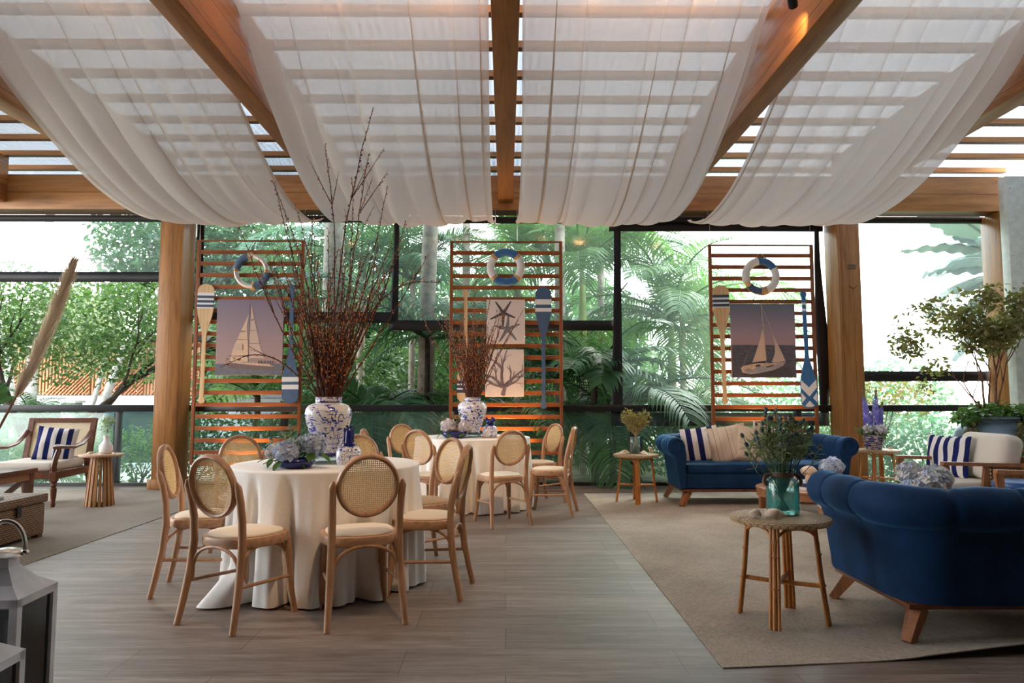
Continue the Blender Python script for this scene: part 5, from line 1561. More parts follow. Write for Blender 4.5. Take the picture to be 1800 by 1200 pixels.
t = thing('wicker_trunk', 'brown wicker trunk with a folded striped throw on its lid', 'trunk', (-4.36, 5.72, 0.006))
def wick(o): set_uv(o, lambda c: (c.y * 0.9 + c.x * 0.9 + 4, c.z * 0.9 + (c.x * 0.15) + 3))
m = MB(); m.rbox((0, 0, 0.16), (0.70, 1.22, 0.27), 0.02, 3); wick(obj('basket', m, WICKER_D, t))
m = MB(); m.rbox((0, 0, 0.335), (0.73, 1.25, 0.075), 0.015, 3); wick(obj('lid', m, WICKER_D, t))
for sx in (-1, 1):
    for sy in (-1, 1):
        m = MB(); m.box((sx * 0.31, sy * 0.57, 0.015), (0.06, 0.06, 0.03)); obj('foot', m, MAHOG, t, smooth=False)
m = MB(); m.box((0.362, 0.25, 0.27), (0.012, 0.05, 0.10)); m.tube([(0.365, 0.02, 0.22), (0.39, 0.05, 0.20), (0.39, 0.13, 0.20), (0.365, 0.16, 0.22)], 0.008, 6); obj('leather_strap', m, DARK_WALL, t)
m = MB(); m.rbox((0, 0, 0), (0.58, 0.72, 0.035), 0.016, 3)
o = obj('folded_throw', m, THROW); o.location = (-4.40, 5.60, 0.392); tag(o, 'blue grey striped throw folded on the wicker trunk', 'throw')
m = MB(); m.ball((0, 0, 0.055), 0.055, 18, 12); o = obj('mercury_ball', m, SILVER); o.location = (-5.06, 6.93, 0.50); tag(o, 'crinkled silver ball on the low dark wood table', 'ornament')

# ---- white lanterns in front
def lantern(label, x, y, w, hb_, rz=0.0):
    t = thing('lantern', label, 'lantern', (x, y, 0), rz, 'white metal lanterns')
    h = w / 2; b = 0.024
    m = MB()
    for sx in (-1, 1):
        for sy in (-1, 1): m.box((sx * (h - b / 2), sy * (h - b / 2), hb_ / 2), (b, b, hb_))
    for z in (0.02, hb_ - 0.012):
        for s in (-1, 1):
            m.box((0, s * (h - b / 2), z), (w, b, 0.036 if z < 0.1 else 0.024)); m.box((s * (h - b / 2), 0, z), (b, w, 0.036 if z < 0.1 else 0.024))
    m.box((0, 0, 0.01), (w - 0.01, w - 0.01, 0.02))
    obj('frame', m, WHITE_PAINT, t, smooth=False)
    for k in range(4):
        a = k * PI / 2; m = MB(); T = Matrix.Rotation(a, 4, 'Z')
        m.box((0, h - b / 2, hb_ / 2), (w - 2 * b, 0.004, hb_ - 0.06), T=T); obj('glass_pane', m, LANTERN_GLASS, t, smooth=False)
    m = MB(); k2 = 0.27
    z0, z1 = hb_, hb_ + w * 0.36
    lo = [(-h, -h, z0), (h, -h, z0), (h, h, z0), (-h, h, z0)]; hi = [(x_ * k2, y_ * k2, z1) for x_, y_, _ in lo]; mid = [(x_ * 0.60, y_ * 0.60, z0 + (z1 - z0) * 0.40) for x_, y_, _ in lo]; th = [(x_ * k2, y_ * k2, z1 + 0.03) for x_, y_, _ in lo]
    m.add(lo + mid + hi + th, [(i + 4 * L, (i + 1) % 4 + 4 * L, (i + 1) % 4 + 4 * L + 4, i + 4 * L + 4) for L in range(3) for i in range(4)] + [(12, 13, 14, 15), (3, 2, 1, 0)])
    obj('roof', m, WHITE_PAINT, t, smooth=False)
    m = MB(); z2 = z1 + 0.028
    m.lathe([(0, z2), (0.052, z2), (0.060, z2 + 0.006), (0.050, z2 + 0.018), (0.02, z2 + 0.026), (0, z2 + 0.027)], 28); obj('cap', m, STEEL, t)
    m = MB(); pts = [(0.060 * math.cos(q), 0, z2 + 0.010 + 0.10 * max(0, math.sin(q)) ** 0.8) for q in [PI * i / 20 for i in range(21)]]
    m.tube(pts, 0.007, 8); m.ball((0.060, 0, z2 + 0.012), 0.012, 10, 8); m.ball((-0.060, 0, z2 + 0.012), 0.012, 10, 8); obj('carry_handle', m, STEEL, t)
    m = MB(); m.lathe([(0, 0.02), (0.036, 0.02), (0.036, 0.19), (0.030, 0.195), (0, 0.193)], 20); obj('candle', m, PAD, t)
    return t
lantern('taller white metal lantern, the one standing behind', -1.57, 2.29, 0.215, 0.60, R(4))
lantern('shorter white metal lantern standing nearest the camera', -1.45, 1.96, 0.215, 0.50, R(2))
# ------------------------------------------------------------------ vases, flowers, shells
def ginger_jar(label, x, y, z, H, rmax, mat):
    t = thing('ginger_jar', label, 'vase', (x, y, z))
    pr = [(0, 0), (0.50, 0), (0.53, 0.02), (0.52, 0.05), (0.58, 0.16), (0.72, 0.32), (0.88, 0.50), (0.98, 0.64), (1.0, 0.72), (0.97, 0.79), (0.86, 0.855), (0.70, 0.885), (0.57, 0.893), (0.56, 0.90), (0.565, 0.985), (0.585, 1.0), (0.53, 1.0), (0.51, 0.90), (0.45, 0.86), (0, 0.80)]
    m = MB(); m.lathe([(a * rmax, b * H) for a, b in pr], 48); obj('body', m, mat, t, angle=50)
    m = MB(); m.lathe([(0.573 * rmax, 0.905 * H), (0.580 * rmax, 0.910 * H), (0.580 * rmax, 0.918 * H), (0.573 * rmax, 0.923 * H)], 48); m.lathe([(0.535 * rmax, 0.018 * H), (0.55 * rmax, 0.03 * H), (0.55 * rmax, 0.05 * H), (0.53 * rmax, 0.06 * H)], 48)
    obj('blue_band', m, COBALT, t)
    return t
Z1 = ZT
ginger_jar('big blue and white ginger jar holding the tall willow branches', -1.195, 4.83, Z1 + 0.045, 0.395, 0.155, PORC)
t = thing('glass_stand', 'clear glass stand under the big blue and white ginger jar', 'stand', (-1.195, 4.83, Z1))
m = MB(); m.lathe([(0, 0), (0.145, 0), (0.155, 0.006), (0.150, 0.014), (0.10, 0.020), (0.095, 0.036), (0.13, 0.045), (0, 0.045)], 40); obj('body', m, VASE_CLEAR, t)
ginger_jar('blue and white ginger jar on the far table before the starfish screen', -0.375, 8.02, Z1 + 0.03, 0.41, 0.165, PORC)
t = thing('glass_stand', 'clear glass stand under the ginger jar of the far table', 'stand', (-0.375, 8.02, Z1))
m = MB(); m.lathe([(0, 0), (0.14, 0), (0.148, 0.006), (0.10, 0.014), (0.095, 0.024), (0.12, 0.03), (0, 0.03)], 40); obj('body', m, VASE_CLEAR, t)

def lidded_jar(label, x, y, z, s, dog=False):
    t = thing('lidded_jar', label, 'jar', (x, y, z))
    pr = [(0, 0), (0.074, 0), (0.080, 0.008), (0.085, 0.05), (0.084, 0.085), (0.070, 0.112), (0.046, 0.122), (0.044, 0.126), (0, 0.126)]
    m = MB(); m.lathe([(a * s, b * s) for a, b in pr], 36); obj('body', m, PORC_S, t, angle=50)
    m = MB(); m.lathe([(0.030 * s, 0.122 * s), (0.052 * s, 0.124 * s), (0.050 * s, 0.136 * s), (0.036 * s, 0.142 * s), (0, 0.143 * s)], 28)
    if dog:      # seated lion dog knob
        m.ball((0, 0, 0.165 * s), (0.042 * s, 0.032 * s, 0.034 * s)); m.ball((0.036 * s, -0.005, 0.190 * s), (0.027 * s, 0.025 * s, 0.026 * s)); m.ball((0.058 * s, -0.008, 0.183 * s), 0.013 * s)
        m.ball((-0.035 * s, 0, 0.19 * s), (0.018 * s, 0.016 * s, 0.03 * s))
        for q in (-1, 1): m.ball((0.026 * s, q * 0.02 * s, 0.215 * s), 0.009 * s); m.tube([(0.035 * s, q * 0.018 * s, 0.17 * s), (0.045 * s, q * 0.02 * s, 0.143 * s)], 0.009 * s, 8)
    else:        # tall finial with beaded sides
        m.tube([(0, 0, 0.14 * s), (0, 0, 0.165 * s), (0.002, 0, 0.20 * s), (0, 0, 0.235 * s), (0, 0, 0.248 * s)], [0.03 * s, 0.028 * s, 0.030 * s, 0.024 * s, 0.010 * s], 14)
        for k in range(6):
            for q in (-1, 1): m.ball((q * 0.030 * s, -0.004, (0.155 + k * 0.016) * s), 0.008 * s, 8, 6)
        for q in (-1, 1): m.ball((q * 0.014 * s, 0, 0.252 * s), 0.010 * s, 8, 6)
    obj('lid', m, COBALT, t)
    return t
lidded_jar('small blue and white lidded jar with a dark blue finial on the front table', -1.03, 4.72, Z1, 0.98)
lidded_jar('lidded jar with a lion dog knob on the far table', -0.175, 7.86, Z1 + 0.012, 0.98, True)
m = MB(); m.lathe([(0, 0), (0.09, 0), (0.094, 0.004), (0.094, 0.009), (0.09, 0.012), (0, 0.012)], 32); o = obj('wooden_coaster', m, BEECH_X); o.location = (-0.175, 7.86, Z1)
tag(o, 'round wooden coaster under the lion dog jar', 'coaster')

def willow(label, x, y, z, tips, n, seed, hmin, hmax, spread, rb, budrate):
    r = random.Random(seed)
    t = thing('willow_bunch', label, 'branches', (x, y, z))
    allt = [(Vector(a), True) for a in tips]
    for i in range(n):
        a = r.uniform(0, D2); s = spread * math.sqrt(r.random()); h = hmin + (hmax - hmin) * r.random() ** 1.6
        allt.append((Vector((math.cos(a) * s * h, math.sin(a) * s * h * 0.7, h)), False))
    for i, (tip, key) in enumerate(allt):
        m = MB()
        a = r.uniform(0, D2)
        base = Vector((math.cos(a) * rb * r.random(), math.sin(a) * rb * r.random(), -0.28))
        at_neck = Vector((math.copysign(min(abs(tip.x) * 0.12, rb), tip.x), math.copysign(min(abs(tip.y) * 0.12, rb), tip.y) if tip.y else 0, 0.0)) * 0.9 + Vector((r.uniform(-1, 1), r.uniform(-1, 1), 0)) * rb * 0.45
        if at_neck.length > rb: at_neck = at_neck.normalized() * rb
        pts = [base]
        N = 12
        bend = Vector((r.uniform(-1, 1), r.uniform(-1, 1), r.uniform(-0.2, 0.6))) * 0.05 * tip.length
        for k in range(N + 1):
            f = k / N
            p = at_neck.lerp(tip, f) + bend * math.sin(PI * f) + Vector((r.uniform(-1, 1), r.uniform(-1, 1), 0)) * 0.006 * (k > 0)
            if tip.z < tip.xy.length * 1.1: p.z += 0.28 * tip.length * math.sin(PI * f) * 0.8
            pts.append(p)
        rr = (0.0072 if key else 0.0062) * r.uniform(0.8, 1.15)
        m.tube(pts, [rr * (1 - 0.72 * k / (N + 1)) for k in range(N + 2)], 5, 0)
        L = tip.length; nb = int(budrate * L)
        for b in range(nb):
            f = 0.10 + 0.90 * (b + r.random()) / nb; k = min(int(f * N), N - 1)
            p = pts[k + 1].lerp(pts[k + 2], f * N - k); tg = (pts[k + 2] - pts[k + 1]).normalized()
            sd = tg.cross(Vector((r.uniform(-1, 1), r.uniform(-1, 1), r.uniform(-1, 1)))).normalized()
            d = (tg * 0.9 + sd * 0.55).normalized(); s = r.uniform(0.014, 0.025); w = s * 0.27
            u = d.orthogonal().normalized(); v = d.cross(u); c = p + sd * 0.004 + d * s * 0.45
            m.add([p + sd * 0.002, c + u * w, c + v * w, c - u * w, c - v * w, p + d * s], [(0, 2, 1), (0, 3, 2), (0, 4, 3), (0, 1, 4), (5, 1, 2), (5, 2, 3), (5, 3, 4), (5, 4, 1)], 1 if r.random() < 0.72 else 0)
        for b in range(2 if key else 1):
            f = r.uniform(0.45, 0.8); k = min(int(f * N), N - 1); p = pts[k + 1]
            d = ((pts[k + 2] - p).normalized() + Vector((r.uniform(-1, 1), r.uniform(-1, 1), 0.2)) * 0.55).normalized(); l = L * r.uniform(0.12, 0.24)
            q = [p + d * l * s + Vector((0, 0, 0.02 * s * s)) for s in (0, 0.35, 0.7, 1.0)]
            m.tube(q, [0.0032, 0.0026, 0.002, 0.001], 4, 0)
            for e in range(int(l * budrate * 0.8)):
                pp = p + d * l * r.uniform(0.15, 1.0); sd = Vector((r.uniform(-1, 1), r.uniform(-1, 1), r.uniform(-1, 1))).normalized(); s = r.uniform(0.013, 0.021); w = s * 0.27
                d2 = (d + sd * 0.6).normalized(); u = d2.orthogonal().normalized(); v = d2.cross(u); c = pp + d2 * s * 0.45
                m.add([pp, c + u * w, c + v * w, c - u * w, c - v * w, pp + d2 * s], [(0, 2, 1), (0, 3, 2), (0, 4, 3), (0, 1, 4), (5, 1, 2), (5, 2, 3), (5, 3, 4), (5, 4, 1)], 1)
        obj('branch', m, [TWIG, BUD], t, angle=None)
    return t
willow('tall bunch of budding red brown willow branches in the big ginger jar', -1.195, 4.83, 1.205,
       [(0.285, -0.1, 1.98), (-0.02, -0.15, 1.70), (0.12, 0.05, 1.52), (0.38, 0, 1.46), (-0.42, 0, 1.50), (-0.29, 0.1, 1.36), (0.22, 0.1, 1.72), (-0.34, -0.2, 1.42), (-0.60, -0.1, 1.15), (0.50, 0, 1.22), (0.66, 0, 0.98), (0.74, 0.1, 0.80), (-0.16, 0.1, 1.25), (-0.05, 0.1, 1.18), (0.42, -0.1, 1.02), (-0.72, -0.05, 0.20), (0.30, 0.1, 1.15), (-0.48, 0.1, 1.0)],
       76, 11, 0.45, 1.10, 0.46, 0.075, 36)
willow('shorter bunch of orange budded willow branches in the ginger jar of the far table', -0.375, 8.02, 1.215,
       [(0.06, 0, 1.50), (-0.46, 0, 1.02), (0.58, 0, 1.0), (-0.60, 0.1, 0.95), (0.38, 0, 1.0), (-0.35, 0, 0.95), (0.2, 0, 1.15), (-0.10, 0, 1.12), (0.46, 0.1, 0.80)],
       78, 12, 0.50, 1.02, 0.42, 0.080, 36)

# ---- hydrangeas and other flowers
def bloom_mesh(name, n, rad, pl, mat, seed, flat=0.85):
    r = random.Random(seed); m = MB()
    m.ball((0, 0, 0), (rad * 0.60, rad * 0.60, rad * 0.60 * flat), 14, 10)
    ga = PI * (3 - math.sqrt(5))
    for i in range(n):
        z = 1 - 1.72 * (i + 0.5) / n; rr = math.sqrt(max(0, 1 - z * z)); a = ga * i
        nrm = Vector((rr * math.cos(a), rr * math.sin(a), z)); p = Vector((nrm.x * rad, nrm.y * rad, nrm.z * rad * flat)) * r.uniform(0.80, 1.10)
        nrm = (nrm + Vector((r.uniform(-1, 1), r.uniform(-1, 1), r.uniform(-1, 1))) * 0.6).normalized()
        u = nrm.orthogonal().normalized(); v = nrm.cross(u); o = r.uniform(0, D2)
        vs = [p]; fs = []
        for k in range(4):
            q = o + k * PI / 2
            d = u * math.cos(q) + v * math.sin(q); e = u * -math.sin(q) + v * math.cos(q); L = pl * r.uniform(0.85, 1.15)
            b = len(vs)
            vs += [p + d * L * 0.55 + e * L * 0.48 + nrm * L * 0.16, p + d * L + nrm * L * 0.05, p + d * L * 0.55 - e * L * 0.48 + nrm * L * 0.16]
            fs.append((0, b + 2, b + 1, b))
        m.add(vs, fs)
    me = m.mesh(name, False); me.materials.append(mat)
    return me
B_BLUE = bloom_mesh('bloom_blue', 190, 0.066, 0.0175, H_BLUE, 1)
B_LILAC = bloom_mesh('bloom_lilac', 190, 0.066, 0.0175, H_LILAC, 2)
B_CREAM = bloom_mesh('bloom_cream', 190, 0.066, 0.0175, H_CREAM, 3)
def leaf_mesh(name, L, Wd, mat):
    m = MB()
    def fn(u, v):
        s = u * 2 - 1
        w = Wd * math.sin(PI * min(0.98, v ** 0.85 + 0.02)) ** 0.8
        return (v * L, s * w / 2, -0.25 * L * v * v + 0.12 * Wd * abs(s))
    m.grid(fn, 4, 8); me = m.mesh(name, True, None); me.materials.append(mat); return me
LEAF = leaf_mesh('flower_leaf', 0.085, 0.052, L_FLOWER)
def hydrangea(label, x, y, z, s, me, base, leaves, seed, group):
    """(x,y,z) centre of the head, base = where the stem stands"""
    r = random.Random(seed)
    t = thing('hydrangea', label, 'flower', base, 0, group)
    b = Vector(base); c = Vector((x, y, z)) - b
    h = bpy.data.objects.new('flower_head', me); COL.objects.link(h); h.parent = t; h.location = c; h.scale = (s, s, s)
    h.rotation_euler = Euler((r.uniform(-0.5, 0.5), r.uniform(-0.5, 0.5), r.uniform(0, 6)))
    m = MB(); m.tube([(0, 0, 0), c * 0.5 + Vector((0, 0, 0.01)), c], [0.005, 0.005, 0.004], 6); obj('stem', m, STEM, t)
    for k in range(leaves):
        o = bpy.data.objects.new('leaf', LEAF); COL.objects.link(o); o.parent = t
        a = D2 * k / max(1, leaves) + r.uniform(-0.4, 0.4)
        o.location = c + Vector((math.cos(a) * 0.045 * s, math.sin(a) * 0.045 * s, -0.055 * s)); o.rotation_euler = Euler((0, r.uniform(-0.1, 0.6), a)); o.scale = (s,) * 3
    return t
def thistle_mesh(name, seed, lean=0.0):
    r = random.Random(seed); m = MB()
    m.tube([(0, 0, -0.10), (0.004, 0, -0.05), (0, 0, 0)], 0.0022, 5, 1)
    m.ball((0, 0, 0.012), (0.010, 0.010, 0.014), 8, 6, 0)
    for k in range(14):
        a = D2 * k / 14 + r.uniform(-.1, .1); L = r.uniform(0.022, 0.036); c, s = math.cos(a), math.sin(a)
        m.add([(c * 0.006 - s * 0.003, s * 0.006 + c * 0.003, 0), (c * 0.006 + s * 0.003, s * 0.006 - c * 0.003, 0), (c * L, s * L, r.uniform(-0.004, 0.016))], [(0, 1, 2)], 1)
    for k in range(9):
        a = r.uniform(0, D2); L = r.uniform(0.03, 0.06); c, s = math.cos(a), math.sin(a); z = r.uniform(-0.09, -0.02)
        m.add([(0, 0, z), (c * L * 0.5 - s * 0.005, s * L * 0.5 + c * 0.005, z + 0.012), (c * L, s * L, z + 0.018), (c * L * 0.5 + s * 0.005, s * L * 0.5 - c * 0.005, z + 0.012)], [(0, 1, 2, 3)], 1)
    me = m.mesh(name, False); me.materials.append(THISTLE); me.materials.append(L_GREY); return me
TH = [thistle_mesh('thistle_a', 1), thistle_mesh('thistle_b', 2)]
def thistles(label, base, heads, cat='flowers', group=None, s0=1.0):
    t = thing('thistle_spray', label, cat, base, 0, group)
    for i, (x, y, z, s) in enumerate(heads):
        o = bpy.data.objects.new('thistle_head', TH[i % 2]); COL.objects.link(o); o.parent = t
        v = Vector((x, y, z)); o.location = v; d = Vector((x * 0.9, y * 0.9, max(0.15, z))).normalized()
        o.rotation_euler = d.to_track_quat('Z', 'Y').to_euler(); o.scale = (s * s0,) * 3
    m = MB()
    for i, (x, y, z, s) in enumerate(heads):
        v = Vector((x, y, z)); d = Vector((x * 0.9, y * 0.9, max(0.15, z))).normalized(); e = v - d * 0.095 * s * s0
        b = Vector((-x * 0.18, -y * 0.18, 0.0))
        m.tube([b, b.lerp(e, 0.5) + Vector((0, 0, 0.02)), e], [0.003, 0.0025, 0.002], 5)
    obj('stem', m, STEM, t)
    return t

def bowl(label, x, y, z, rad, hh, mat):
    t = thing('flower_bowl', label, 'bowl', (x, y, z))
    m = MB(); m.lathe([(0, 0), (rad * 0.55, 0), (rad * 0.80, hh * 0.14), (rad * 0.98, hh * 0.5), (rad, hh * 0.72), (rad * 0.95, hh * 0.98), (rad * 0.90, hh), (rad * 0.86, hh * 0.94), (rad * 0.86, hh * 0.6), (0, hh * 0.5)], 40); obj('body', m, mat, t, angle=60)
    return t
bx, by = -1.305, 4.47
bowl('cobalt blue bowl of blue hydrangeas on the front table', bx, by, Z1, 0.120, 0.060, COBALT)
g = 'hydrangeas of the front table bowl'
hydrangea('middle blue hydrangea head, lowest in the cobalt bowl of the front table', bx - 0.035, by - 0.075, Z1 + 0.105, 1.02, B_BLUE, (bx - 0.01, by - 0.03, Z1 + 0.034), 4, 1, g)
hydrangea('blue hydrangea head resting against the big ginger jar', bx + 0.105, by + 0.02, Z1 + 0.150, 1.10, B_BLUE, (bx + 0.03, by, Z1 + 0.034), 4, 2, g)
hydrangea('green tinged hydrangea head hanging over the outer rim of the cobalt bowl', bx - 0.135, by + 0.03, Z1 + 0.100, 0.82, B_CREAM, (bx - 0.04, by, Z1 + 0.034), 4, 3, g)
hydrangea('small rear hydrangea head of the cobalt bowl on the front table', bx - 0.02, by + 0.09, Z1 + 0.135, 0.85, B_BLUE, (bx, by + 0.04, Z1 + 0.034), 3, 4, g)
thistles('thistles and sprigs among the blue hydrangeas', (bx, by, Z1 + 0.04), [(-0.09, 0.02, 0.175, 1.0), (-0.05, 0.05, 0.20, 1.1), (-0.14, -0.02, 0.13, 1.0), (0.02, -0.02, 0.155, 1.0), (0.045, 0.06, 0.19, 1.0), (-0.10, 0.08, 0.16, 1.0), (0.06, -0.05, 0.12, 0.9)])
bx2, by2 = -0.56, 7.80
bowl('dark blue bowl of cream hydrangeas on the far table', bx2, by2, Z1, 0.135, 0.07, COBALT)
g = 'hydrangeas of the far table bowl'
hydrangea('cream hydrangea head nearer the table edge in the dark blue bowl', bx2 - 0.06, by2 - 0.04, Z1 + 0.135, 1.18, B_LILAC, (bx2, by2, Z1 + 0.04), 4, 5, g)
hydrangea('cream hydrangea head beside the ginger jar of the far table', bx2 + 0.115, by2 - 0.03, Z1 + 0.115, 1.15, B_LILAC, (bx2 + 0.03, by2, Z1 + 0.04), 3, 6, g)
thistles('green yellow sprigs beside the cream hydrangeas', (bx2, by2, Z1 + 0.04), [(-0.15, 0.0, 0.12, 1.1), (-0.13, 0.05, 0.18, 1.1), (-0.02, 0.06, 0.22, 1.1), (0.06, 0.05, 0.2, 1.1), (0.03, -0.05, 0.17, 1.0), (-0.16, 0.03, 0.15, 1.0)])

# ---- sea shells
def scallop(label, x, y, z, s, rz, tilt=1.0, mat=None):
    m = MB()
    def fn(u, v):
        a = (u - 0.5) * 2.6; rr = v
        rib = 1 + 0.035 * math.cos(a * 26) * v
        w = math.sin(PI * min(1, rr * 0.5 + 0.0))
        return (s * rr * math.sin(a) * rib, s * (rr * math.cos(a) * 0.95) * rib, s * 0.48 * (math.sin(PI * rr ** 0.8)) * math.cos(a * 0.9) * (1 + 0.05 * math.cos(a * 26)))
    m.grid(fn, 78, 12)
    m.grid(lambda u, v: tuple(Vector(fn(1 - u, v)) * 1.0 + Vector((0, 0, -0.012 * s))) if v < 1 else fn(1 - u, v), 78, 12)
    o = obj('sea_shell', m, SHELL_M, angle=None); o.location = (x, y, z); o.rotation_euler = Euler((tilt, 0, rz), 'XYZ')
    return tag(o, label, 'shell', 'sea shells on the tables')
def snail(label, x, y, z, s, rz=0.0):
    m = MB(); pts = []; rs = []
    for i in range(70):
        q = i / 69; a = q * 2.4 * D2; rr = s * (0.03 + 0.50 * q ** 1.6)
        pts.append((rr * math.cos(a), -s * 0.42 * (1 - q) + 0.0, rr * math.sin(a))); rs.append(s * (0.02 + 0.46 * q ** 1.5))
    m.tube(pts, rs, 16)
    o = obj('sea_shell', m, SHELL_M, angle=None); o.location = (x, y, z); o.rotation_euler = Euler((0, 0, rz), 'XYZ')
    return tag(o, label, 'shell', 'sea shells on the tables')
HS = 0.562
scallop('ribbed scallop shell standing in front on the near rattan stool', 1.435, 3.80, HS + 0.002, 0.075, 0.3, 0.75)
scallop('paler scallop shell lying behind the ribbed one on the near rattan stool', 1.365, 3.86, HS + 0.002, 0.07, 0.9, 0.35)
scallop('fan shell at the edge of the low walnut table', 2.72, 7.10, 0.312, 0.12, 0.5, 0.6)
scallop('small flat shell by the fan shell on the low walnut table', 2.80, 6.98, 0.312, 0.07, -0.4, 0.2)
snail('big round moon shell behind the turquoise jar on the low walnut table', 3.03, 7.15, 0.312 + 0.105, 0.125, 0.4)
scallop('shell lying left of the vase of dried sprigs', 1.38, 8.25, HS + 0.002, 0.075, 0.2, 0.35)
scallop('flat shell right of the vase of dried sprigs', 1.60, 8.20, HS + 0.002, 0.07, 2.1, 0.25)
snail('small round shell behind the flat one by the dried sprigs', 1.68, 8.33, HS + 0.037, 0.042, 0.6)
scallop('shell beside the patterned flower pot on the rattan stool by the column', 4.80, 8.86, HS + 0.002, 0.06, 0.8, 0.4)
scallop('white shell beside the white bottle vase on the slatted side table', -4.60, 7.99, 0.578, 0.055, 0.3, 0.5)
scallop('peach shell in front of the white bottle vase on the slatted side table', -4.49, 7.97, 0.578, 0.05, -0.4, 0.3)
scallop('pale flat shell near the outer edge of the slatted side table', -4.40, 8.06, 0.578, 0.045, -1.0, 0.2)

# ---- turquoise jar with thistles
t = thing('glass_jar', 'turquoise glass jar of thistles with a brown leather collar', 'vase', (1.535, 3.985, HS))
m = MB(); m.lathe([(0, 0), (0.078, 0), (0.086, 0.006), (0.088, 0.02), (0.088, 0.17), (0.082, 0.188), (0.066, 0.200), (0.060, 0.206), (0.058, 0.235), (0.064, 0.244), (0.060, 0.246), (0.054, 0.236), (0.056, 0.206)], 40); obj('glass_wall', m, VASE_TEAL, t, angle=50)
m = MB(); m.lathe([(0, 0.008), (0.082, 0.008), (0.083, 0.135), (0, 0.135)], 40); obj('water', m, WATER, t, angle=50)
m = MB(); m.lathe([(0.061, 0.207), (0.0635, 0.207), (0.0635, 0.232), (0.061, 0.232)], 36); obj('leather_collar', m, plain('brown leather', (0.13, 0.06, 0.03), 0.5), t)
m = MB()
for s in (-1, 1): m.tube([(s * 0.063, 0, 0.222), (s * 0.095, 0, 0.21), (s * 0.104, -0.005, 0.18), (s * 0.092, -0.01, 0.155)], 0.010, 8)
obj('rope_handle', m, plain('brown cord', (0.20, 0.10, 0.055), 0.8), t)
r = random.Random(9); hd = []
for i in range(46):
    a = r.uniform(0, D2); q = math.sqrt(r.random()); hd.append((math.cos(a) * q * 0.21, math.sin(a) * q * 0.16, 0.30 + 0.26 * (1 - 0.65 * q * q) * r.uniform(0.5, 1.05), r.uniform(0.8, 1.15)))
hd += [(-0.08, 0, 0.52, 1.2), (-0.07, 0.02, 0.54, 1.2), (0.08, 0, 0.52, 1.1), (0.17, 0, 0.44, 1.2), (-0.21, 0, 0.40, 1.1), (-0.19, 0, 0.30, 1.1), (0.20, -0.03, 0.34, 1.1), (0.0, -0.1, 0.36, 1.0)]
thistles('big spray of grey green thistles in the turquoise jar', (1.535, 3.985, HS + 0.02), hd)
r = random.Random(10)
m = leaf_cloud(r, [((0, 0, 0.33), (0.14, 0.12, 0.07)), ((0.05, 0, 0.38), (0.12, 0.1, 0.08)), ((-0.07, 0, 0.38), (0.10, 0.1, 0.07))], 420, 0.06, 0.012, droop=-0.5)
t = obj('greenery', m, L_GREY, smooth=False); t.location = (1.535, 3.985, HS); tag(t, 'feathery green foliage filling the neck of the turquoise jar', 'foliage', kind='stuff')
hydrangea('pale pink bloom inside the thistle spray', 1.56, 3.96, HS + 0.385, 0.62, B_LILAC, (1.545, 3.985, HS + 0.15), 0, 11, 'blooms around the blue sofas')

# ---- vase of dried sprigs on the stool by the far sofa
t = thing('clear_vase', 'clear glass vase of dried yellow sprigs', 'vase', (1.52, 8.38, HS))
m = MB(); m.lathe([(0, 0), (0.075, 0), (0.082, 0.006), (0.084, 0.15), (0.078, 0.17), (0.082, 0.19), (0.078, 0.19), (0.076, 0.16), (0.078, 0.02)], 36); obj('glass_wall', m, VASE_CLEAR, t, angle=50)
m = MB(); m.lathe([(0, 0.008), (0.076, 0.008), (0.077, 0.08), (0, 0.08)], 36); obj('water', m, VASE_CLEAR, t, angle=50)
t = thing('dried_sprigs', 'yellow green dried sprigs in the clear vase', 'flowers', (1.52, 8.38, HS + 0.02))
r = random.Random(21)
obj('foliage', leaf_cloud(r, [((0, 0, 0.34), (0.14, 0.10, 0.11)), ((-0.09, 0, 0.40), (0.09, 0.08, 0.09)), ((0.10, 0, 0.38), (0.08, 0.08, 0.09)), ((-0.02, 0, 0.25), (0.08, 0.06, 0.06))], 900, 0.042, 0.014, droop=-0.3), L_DRIED, t, smooth=False)
m = MB()
for k in range(14):
    a = r.uniform(0, D2); e = (math.cos(a) * 0.13, math.sin(a) * 0.09, r.uniform(0.3, 0.46)); m.tube([(-e[0] * 0.35, -e[1] * 0.35, 0), (0, 0, 0.17), e], [0.004, 0.0035, 0.0015], 5)
obj('stem', m, TERRA, t)

# ---- flower pot on the stool by the column
px_, py_ = 4.64, 9.00
t = thing('flower_pot', 'cream pot with dark blue scrolls holding delphiniums and hydrangeas', 'pot', (px_, py_, HS))
m = MB(); m.lathe([(0, 0), (0.088, 0), (0.094, 0.01), (0.090, 0.02), (0.108, 0.06), (0.118, 0.13), (0.118, 0.165), (0.125, 0.172), (0.122, 0.18), (0.108, 0.178), (0.10, 0.14), (0, 0.13)], 40); obj('body', m, PORC_POT, t, angle=50)
g = 'hydrangeas of the patterned pot'
hydrangea('smaller lilac hydrangea against the timber column', px_ - 0.085, py_ - 0.03, HS + 0.245, 0.88, B_LILAC, (px_ - 0.02, py_, HS + 0.135), 3, 31, g)
hydrangea('larger lilac hydrangea at the front of the patterned pot', px_ + 0.055, py_ - 0.06, HS + 0.245, 1.08, B_LILAC, (px_ + 0.02, py_, HS + 0.135), 4, 32, g)
